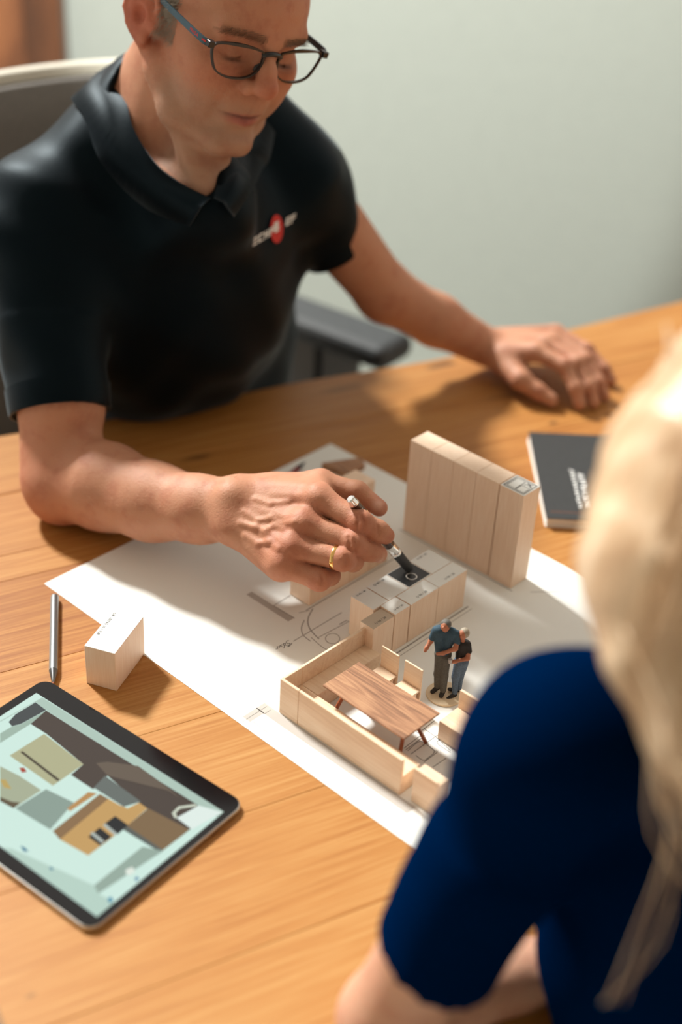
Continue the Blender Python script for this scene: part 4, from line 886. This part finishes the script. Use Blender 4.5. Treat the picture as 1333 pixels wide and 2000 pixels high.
# glasses
gl = thing('glasses', 'black rectangular glasses with blue temples on the man\'s face', 'glasses', HL(0, 95, 10)); go = np.array(gl.location)
RIM = [(13, 19), (26, 21.5), (42, 22.5), (58, 22), (66, 19.5), (67, 14), (63, 3), (57, -5.5), (47, -9.5), (36, -10.5), (24, -9), (15, -4), (10.5, 4), (10, 13)]
def gp(x, z, dy=0): return HL(x, 100 - 8.5 * (x / 72) ** 2 + dy, z - x * 0.045 + 1) - go
for s in (1, -1):
    P = spline([np.array((s * a, b, 0)) for a, b in RIM + RIM[:2]], 57)[:-4]; P = np.array([gp(p[0], p[1]) for p in P]); n_ = len(P); V = []; F = []
    cxy = gp(s * 39, 6)
    for p in P:
        o_ = p - cxy; o_ /= np.linalg.norm(o_); top = 1.35 + 0.9 * max(0.0, float(o_ @ hu))
        for a, b in ((0.9, 1.4), (-0.5, 1.4), (-0.5, -1.4), (0.9, -1.4)): V.append(p + o_ * a * top / 1000 + hf * b / 1000)
    for j in range(n_):
        for k in range(4): F.append((j * 4 + k, j * 4 + (k + 1) % 4, ((j + 1) % n_) * 4 + (k + 1) % 4, ((j + 1) % n_) * 4 + k))
    part('rim', mesh_of('rim', V, F), frame_m, gl)
    m_ = len(P); V = [p + hf * 0.0003 for p in P] + [p - hf * 0.0012 for p in P]; F = [tuple(range(m_)), tuple(range(2 * m_ - 1, m_ - 1, -1))] + [(j, (j + 1) % m_, m_ + (j + 1) % m_, m_ + j) for j in range(m_)]
    part('lens', mesh_of('lens', V, F), lens_m, gl)
    h0 = gp(s * 71, 19.5); zt = -s * 71 * 0.045 + 1
    TP = [HL(s * 72, 91, 19.5 + zt) - go, HL(s * 76, 82, 20 + zt) - go, HL(s * 78, 40, 21.5 + zt * .6) - go, HL(s * 78, 0, 22) - go, HL(s * 77, -18, 20) - go, HL(s * 77, -38, 2) - go]
    TP = spline(TP, 24); V = []; F = []
    for j, p in enumerate(TP):
        hh = 3.6 - 1.5 * j / 23
        for a, b in ((0.9, hh), (-0.9, hh), (-0.9, -hh), (0.9, -hh)): V.append(p + hr * s * a / 1000 + hu * b / 1000)
    for j in range(23):
        for k in range(4): F.append((j * 4 + k, j * 4 + (k + 1) % 4, (j + 1) * 4 + (k + 1) % 4, (j + 1) * 4 + k))
    F += [(0, 1, 2, 3), (92, 93, 94, 95)]
    tp = part('temple', mesh_of('temple', V, F), temple_m, gl)
    part('hinge', box_me((-0.0035, -0.004, -0.0032), (0.0035, 0.004, 0.0032), 0.0006), frame_m, gl).matrix_local = Matrix.Translation(h0) @ Matrix(np.array([hr, hf, hu]).T.tolist()).to_4x4()
    if s == 1:
        tm = text_me('PRADA', 0.0046, 'red_lettering'); o = part('red_lettering', tm, red_m, tp); d_ = TP[4] - TP[10]; d_ = d_ / np.linalg.norm(d_); c_ = TP[6] + hr * 0.00105
        n_ = np.cross(d_, hu); n_ /= np.linalg.norm(n_); o.matrix_local = Matrix(np.array([d_, np.cross(n_, d_), n_]).T.tolist()).to_4x4(); o.location = tuple(c_ + n_ * 0.0001)
        V = []; 
        for j in (2, 4):
            for b in (1.2, -0.6): V.append(TP[j] + hr * 0.00125 + hu * b / 1000)
        part('red_bar', mesh_of('red_bar', V, [(0, 1, 3, 2)]), red_m, tp)
part('bridge', tube_me([gp(11.5, 15), gp(6, 17.5, 1), gp(0, 18.2, 1.5), gp(-6, 17.5, 1), gp(-11.5, 15)], [0.0026] * 5, 8), frame_m, gl)
for s in (1, -1): part('nose_pad', tube_me([gp(s * 11, 6, -1), gp(s * 10.5, 1, -5), gp(s * 11.5, -3, -5)], [0.0010, 0.0022, 0.0016], 8), frame_m, gl)

# wedding ring
fd = RG[1] - RG[0]; fl2 = np.linalg.norm(fd); fd = fd / fl2; rc = RG[0] + fd * fl2 * 0.86
rg = thing('ring', 'plain gold ring on the man\'s ring finger', 'ring', rc); rr_ = 0.0108
part('band', lathe_me([(0, rr_), (0, rr_ + 0.0010), (0.0009, rr_ + 0.0014), (0.0032, rr_ + 0.0014), (0.0041, rr_ + 0.0010), (0.0041, rr_)], -fd * 0.002, fd, 40), gold_m, rg)

# pen
pt = pz(804, 1115, 0.0478); pe = at(684, 973, 1.308); pdv = pe - pt; PL = np.linalg.norm(pdv); pdv /= PL
pn = thing('pen', 'black and silver pen held in the man\'s right hand touching the hob', 'pen', pt)
Z0 = np.zeros(3)
part('tip', lathe_me([(0, 0.0016), (0.001, 0.0028), (0.004, 0.0034)], Z0, pdv, 20), chrome_m, pn)
part('grip', lathe_me([(0.004, 0.0042), (0.006, 0.0049), (0.030, 0.0053), (0.031, 0.0053)], Z0, pdv, 24), softblack_m, pn)
part('collar_ring', lathe_me([(0.031, 0.0054), (0.0318, 0.0058), (0.0345, 0.0058), (0.035, 0.0054), (0.0355, 0.0056), (0.046, 0.0056)], Z0, pdv, 24), chrome_m, pn)
part('barrel', lathe_me([(0.046, 0.0054), (PL - 0.026, 0.0052), (PL - 0.0085, 0.0050)], Z0, pdv, 24), brown_lacq_m, pn)
part('gold_band', lathe_me([(PL - 0.034, 0.0053), (PL - 0.0335, 0.0055), (PL - 0.026, 0.0055), (PL - 0.0255, 0.0053)], Z0, pdv, 24), gold_m, pn)
part('end_button', lathe_me([(PL - 0.0085, 0.0051), (PL - 0.0075, 0.0052), (PL - 0.003, 0.0044), (PL - 0.001, 0.0042), (PL, 0.003)], Z0, pdv, 24), chrome_m, pn)
px_ = -Fv - pdv * (-Fv @ pdv); px_ /= np.linalg.norm(px_); sx_ = np.cross(pdv, px_)
o = part('lettering', text_me('07', 0.0046), white_ink_m, pn); xd = -pdv; nd_ = (px_ + 0.25 * sx_ * (1 if (sx_ @ Uv) > 0 else -1)); nd_ /= np.linalg.norm(nd_)
xd = np.cross(nd_, pdv); o.matrix_local = Matrix(np.array([xd * (1 if xd @ Rv > 0 else -1), np.cross(nd_, xd * (1 if xd @ Rv > 0 else -1)), nd_]).T.tolist()).to_4x4(); o.location = tuple(pdv * (PL - 0.017) + nd_ * 0.00525)

# ------------------------------------------------------------------ the woman in the foreground
Ws = at(1090, 1448, 0.825); We = at(758, 1990, 0.955); wf = np.array([-0.35, 0.937, 0.0]); wrt = np.array([0.937, 0.35, 0.0]); UPZ = np.array([0, 0, 1.0])
wn = Ws + wrt * 0.170 - UPZ * 0.010 + wf * 0.005; Wr2 = Ws + wrt * 0.33; whd = at(1545, 960, 0.80)
wm = thing('person', 'blonde woman in a royal blue top seen from behind at the right edge', 'person', (wn[0] + 0.02, wn[1] - 0.12, 0)); wo = np.array(wm.location)
MW = np.array([wrt, wf, UPZ])
def wtorso(e): return [U(ell(wn - UPZ * 0.17 - wf * 0.01, (0.145 + e, 0.085 + e, 0.19 + e), MW)), U(ell(wn - UPZ * 0.42 - wf * 0.05, (0.145 + e, 0.10 + e, 0.18 + e), MW), 0.05), U(cone(wn, Ws, 0.042 + e, 0.034 + e), 0.04), U(cone(wn, Wr2, 0.042 + e, 0.036 + e), 0.04)]
WH = np.array([wrt, wf * 0.93 - UPZ * 0.36, UPZ * 0.93 + wf * 0.36])
def wl_(x, y, z): return whd + (WH[0] * x + WH[1] * y + WH[2] * z) / 1000
wrist_w = at(1010, 1905, 1.01); Wm = at(1140, 1860, 1.05)
wb = Grp(wtorso(0.0) + [U(cone(Ws, at(860, 1830, 0.897), 0.035, 0.0335), 0.03), U(cone(at(860, 1830, 0.897), We, 0.0335, 0.033), 0.015), U(cone(We, wrist_w, 0.033, 0.024), 0.015), U(cone(wrist_w, Wm, 0.023, 0.018), 0.015),
     U(cone(Wr2, Wr2 + wrt * 0.05 - UPZ * 0.26, 0.038, 0.033), 0.03), U(cone(Wr2 + wrt * 0.05 - UPZ * 0.26, Wr2 + wf * 0.20 - UPZ * 0.25, 0.033, 0.024), 0.02),
     U(cone(wn, whd - UPZ * 0.05, 0.044, 0.046), 0.03), U(ell(wl_(0, -8, 30), (0.070, 0.088, 0.078), WH), 0.02), U(ell(wl_(0, 22, -25), (0.054, 0.052, 0.062), WH), 0.02), U(cone(wl_(0, 78, 12), wl_(0, 92, -14), 0.006, 0.009), 0.008), U(ell(wl_(0, 62, -66), (0.016, 0.012, 0.012), WH), 0.015)]
     + [U(Grp([U(cone(Wm, Wm + wf * 0.05 * math.cos(a) + wrt * 0.06 * math.sin(a), 0.0095, 0.007)) for a in (0.5, 0.9, 1.3, 1.7)]), 0.006)])
V, Q = surface(wb, 0.005, 16); C = np.tile(np.array((0.56, 0.30, 0.20), np.float32), (len(V), 1)); part('body', np_mesh('body', V - wo, Q, True, C), skin_m, wm)
whem = at(846, 1868, 0.905); whd_ = (whem - Ws) / np.linalg.norm(whem - Ws)
wfold = field(lambda P: (0.0012 * (np.sin(45 * P[..., 0] - 30 * P[..., 2] + 2 * np.sin(25 * P[..., 1])) + np.sin(60 * P[..., 2] + 20 * P[..., 1]))).astype(P.dtype), (-2, 0, 0), (2, 3, 3))
wt = Grp(wtorso(0.008) + [U(cone(Ws, Ws * 0.5 + whem * 0.5, 0.045, 0.044), 0.05), U(fcone(Ws * 0.55 + whem * 0.45, whem, 0.0450, 0.0445), 0.01), U(cone(Wr2, Wr2 + wrt * 0.04 - UPZ * 0.16, 0.046, 0.044), 0.04), A_(wfold), S(cone(wn + UPZ * 0.02, wn + UPZ * 0.10, 0.055, 0.06), 0.006)])
V, Q = surface(wt, 0.005, 16); V = relax(V, Q, 1, 0.4); part('top', np_mesh('top', V - wo, Q), bluetop_m, wm)
tg, sg = legs(wn * np.array([1, 1, 0]) - wf * 0.06 + UPZ * 0.53, wf, wrt, 0.085)
V, Q = surface(tg, 0.014, 12); part('trousers', np_mesh('trousers', V - wo, Q), trouser_m, wm)
for g_ in sg: V, Q = surface(g_, 0.009, 12); part('shoe', np_mesh('shoe', V - wo, Q), shoe_m, wm)
hb_ = [at(1370, 950, 0.765), at(1310, 1120, 0.755), at(1280, 1280, 0.750)]; h2 = [at(1350, 1430, 0.745), at(1480, 1620, 0.735), at(1560, 1900, 0.725)]
hairG = Grp([U(ell(wl_(0, -14, 36), (0.083, 0.100, 0.088), WH)), U(cone(wl_(-30, -50, 0), hb_[0], 0.07, 0.050), 0.04), U(cone(hb_[0], hb_[1], 0.050, 0.044), 0.03), U(cone(hb_[1], hb_[2], 0.044, 0.024), 0.03), U(cone(hb_[2], h2[0], 0.024, 0.022), 0.02), U(cone(h2[0], h2[1], 0.022, 0.022), 0.02), U(cone(h2[1], h2[2], 0.024, 0.012), 0.02),
     S(ell(wl_(0, 88, -20), (0.055, 0.055, 0.085), WH), 0.02), A_(field(lambda P: (0.0010 * np.sin(P[..., 0] * 260 + P[..., 1] * 170 + P[..., 2] * 12)).astype(P.dtype), (-2, 0, 0), (2, 3, 3)))])
V, Q = surface(hairG, 0.004, 16); part('hair', np_mesh('hair', V - wo, Q), blonde_m, wm)
strs = []
def rj(r): return RNG.normal(0, 1, 3) * r
for k in range(170):
    a = rj(0.016); b = a * 0.8 + rj(0.003); c = a * 0.45 + rj(0.002); P = spline([at(1370, 730, 0.79) + a * 0.8, hb_[0] + a - Fv * 0.03, hb_[1] + b - Fv * 0.026, hb_[2] + c - Fv * 0.008, h2[0] + c * 1.6], 14); strs.append(tube_arr(P, 0.0009, 4))
for k in range(40):
    a = rj(0.010); P = spline([hb_[2] + a, h2[0] + a * 1.2 - Fv * 0.01, h2[1] + a * 2 - Rv * 0.01, at(1500 + RNG.normal(0, 60), 1900, 0.725 + 0.02 * RNG.random())], 14); strs.append(tube_arr(P, np.linspace(0.0010, 0.0004, 14), 4))
for k in range(4):
    P = spline([at(1262 + RNG.normal(0, 14), 1350, 0.742), at(1290 + RNG.normal(0, 18), 1500, 0.735), at(1300 + RNG.normal(0, 18), 1640, 0.728), at(1255 + RNG.normal(0, 25), 1830, 0.722), at(1200 + RNG.normal(0, 30), 1960, 0.72)], 14); strs.append(tube_arr(P, np.linspace(0.0007, 0.0003, 14), 4))
V, F = multi(strs); o = part('hair_strands', mesh_of('hair_strands', np.asarray(V) - wo, F, True), blonde_m, wm); tag(o, kind='stuff')

# ------------------------------------------------------------------ couple figurine
fb = pz(868, 1351, 0.0034); fg = thing('couple_figurine', 'painted miniature of a standing couple on a round base inside the model', 'figurine', (fb[0], fb[1], TZ + 0.0006)); fo = np.array(fg.location)
part('base', lathe_me([(0, 0.0172), (0.0004, 0.0176), (0.0016, 0.0176), (0.002, 0.0172)], (0.0006, -0.001, 0), (0.0006, -0.001, 1), 40), plain('pale_base', lin(226, 204, 172), 0.7), fg)
def vp(x, y, dy=0.0):
    d = ray(x, y); return CAM + d * ((fb[1] + dy / 1000 - CAM[1]) / d[1])
def fig(parts_, mats):
    for n_, it, h_ in parts_:
        V, Q = surface(Grp(it), h_, 12); part(n_, np_mesh(n_, V - fo, Q), mats[n_.split('_')[-1]], fg)
fskin = plain('figure_skin', lin(178, 112, 82), 0.6)
mm = 0.001
def fc(p, q, ra, rb, k=0.0015): return U(cone(vp(*p), vp(*q), ra * mm, rb * mm), k)
fig([('man_shirt', [fc((858, 1232, 0), (862, 1272, 0), 5.6, 5.4), fc((882, 1236, 0), (868, 1272, 0), 5.4, 5.6), fc((852, 1231, 0), (845, 1246, -1), 3.8, 3.4), fc((892, 1238, 0), (893, 1254, -2), 3.8, 3.4), fc((866, 1232, 0), (872, 1234, 0), 4.2, 4.2, 0.003)], 0.0006),
     ('man_trousers', [fc((860, 1276, 0), (872, 1277, 0), 5.4, 5.2), fc((860, 1284, 0), (856, 1316, 0), 5.0, 3.9, 0.002), fc((856, 1316, 0), (855, 1339, 1), 3.9, 3.2), fc((871, 1284, -2), (868, 1320, -3), 5.0, 3.9), fc((868, 1320, -3), (866, 1347, -4), 3.9, 3.2)], 0.0006),
     ('man_shoes', [fc((856, 1342, 1), (845, 1351, -1.5), 2.5, 2.1), fc((866, 1350, -4), (862, 1359, -7), 2.5, 2.2)], 0.0005),
     ('man_skin', [U(ell(vp(870, 1224, -1), (0.0042, 0.0046, 0.0055)), 0), fc((869, 1231, 0), (868, 1236, 0), 2.4, 2.6), fc((846, 1245, -1), (842, 1252, -2), 2.6, 2.3), fc((842, 1252, -2), (834, 1265, -6), 2.3, 1.7), fc((834, 1265, -6), (831, 1271, -7), 1.9, 1.6), fc((893, 1253, -2), (890, 1267, -6), 2.6, 2.3), fc((890, 1267, -6), (866, 1276, -8), 2.2, 1.7), fc((866, 1276, -8), (855, 1277, -8), 1.9, 1.5), U(ball(vp(866, 1226, -5.5), 0.0009), 0.001)], 0.0005),
     ('man_hair', [U(ell(vp(872, 1219, 0.6), (0.0049, 0.0051, 0.0046)))], 0.0005)],
    {'shirt': plain('figure_teal_shirt', lin(48, 74, 90), 0.8, 0.2, 900), 'trousers': plain('figure_grey_trousers', lin(84, 80, 72), 0.8, 0.25, 900), 'shoes': plain('figure_shoes', lin(34, 30, 28), 0.7), 'skin': fskin, 'hair': plain('figure_grey_hair', lin(92, 88, 82), 0.7, 0.4, 1500)})
fig([('woman_top', [fc((902, 1256, 2), (900, 1282, 2), 5.0, 4.8), fc((910, 1258, 2), (904, 1282, 2), 4.6, 4.6), fc((914, 1260, 2), (916, 1272, 0), 3.4, 3.1), fc((898, 1258, 2), (894, 1264, 0), 3.0, 2.8)], 0.0006),
     ('woman_jeans', [fc((898, 1290, 2), (906, 1290, 2), 5.0, 5.2), fc((896, 1298, 1), (890, 1322, -1), 4.6, 3.5), fc((890, 1322, -1), (889, 1352, -4), 3.4, 2.6), fc((906, 1296, 3), (899, 1322, 3), 4.6, 3.5), fc((899, 1322, 3), (897, 1344, 3), 3.4, 2.6)], 0.0006),
     ('woman_shoes', [fc((889, 1356, -4), (874, 1366, -8), 2.3, 1.9), fc((897, 1348, 3), (878, 1346, 2), 2.2, 1.7)], 0.0005),
     ('woman_skin', [U(ell(vp(905, 1239, 0), (0.0039, 0.0043, 0.0052))), fc((903, 1247, 1), (904, 1253, 1), 2.2, 2.6), fc((916, 1270, 0), (914, 1286, -3), 2.5, 2.1), fc((914, 1286, -3), (889, 1292, -7), 2.0, 1.6), fc((889, 1292, -7), (883, 1293, -8), 1.8, 1.5)], 0.0005),
     ('woman_hair', [U(ell(vp(908, 1236, 1.2), (0.0048, 0.0050, 0.0050))), S(ell(vp(901, 1243, -3), (0.0030, 0.0035, 0.0045)), 0.001)], 0.0005)],
    {'top': plain('figure_black_top', lin(40, 36, 34), 0.8, 0.2, 900), 'jeans': plain('figure_blue_jeans', lin(88, 104, 122), 0.8, 0.3, 900), 'shoes': MATS['figure_shoes'], 'skin': fskin, 'hair': plain('figure_silver_hair', lin(158, 146, 128), 0.6, 0.35, 1500)})
part('cup', lathe_me([(0, 0.0016), (0.0045, 0.0021), (0.0046, 0.0017)], vp(880, 1295, -8.5) - fo, vp(880, 1250, -8.5) - fo, 16), plain('cup_glass', lin(176, 170, 166), 0.3), fg)
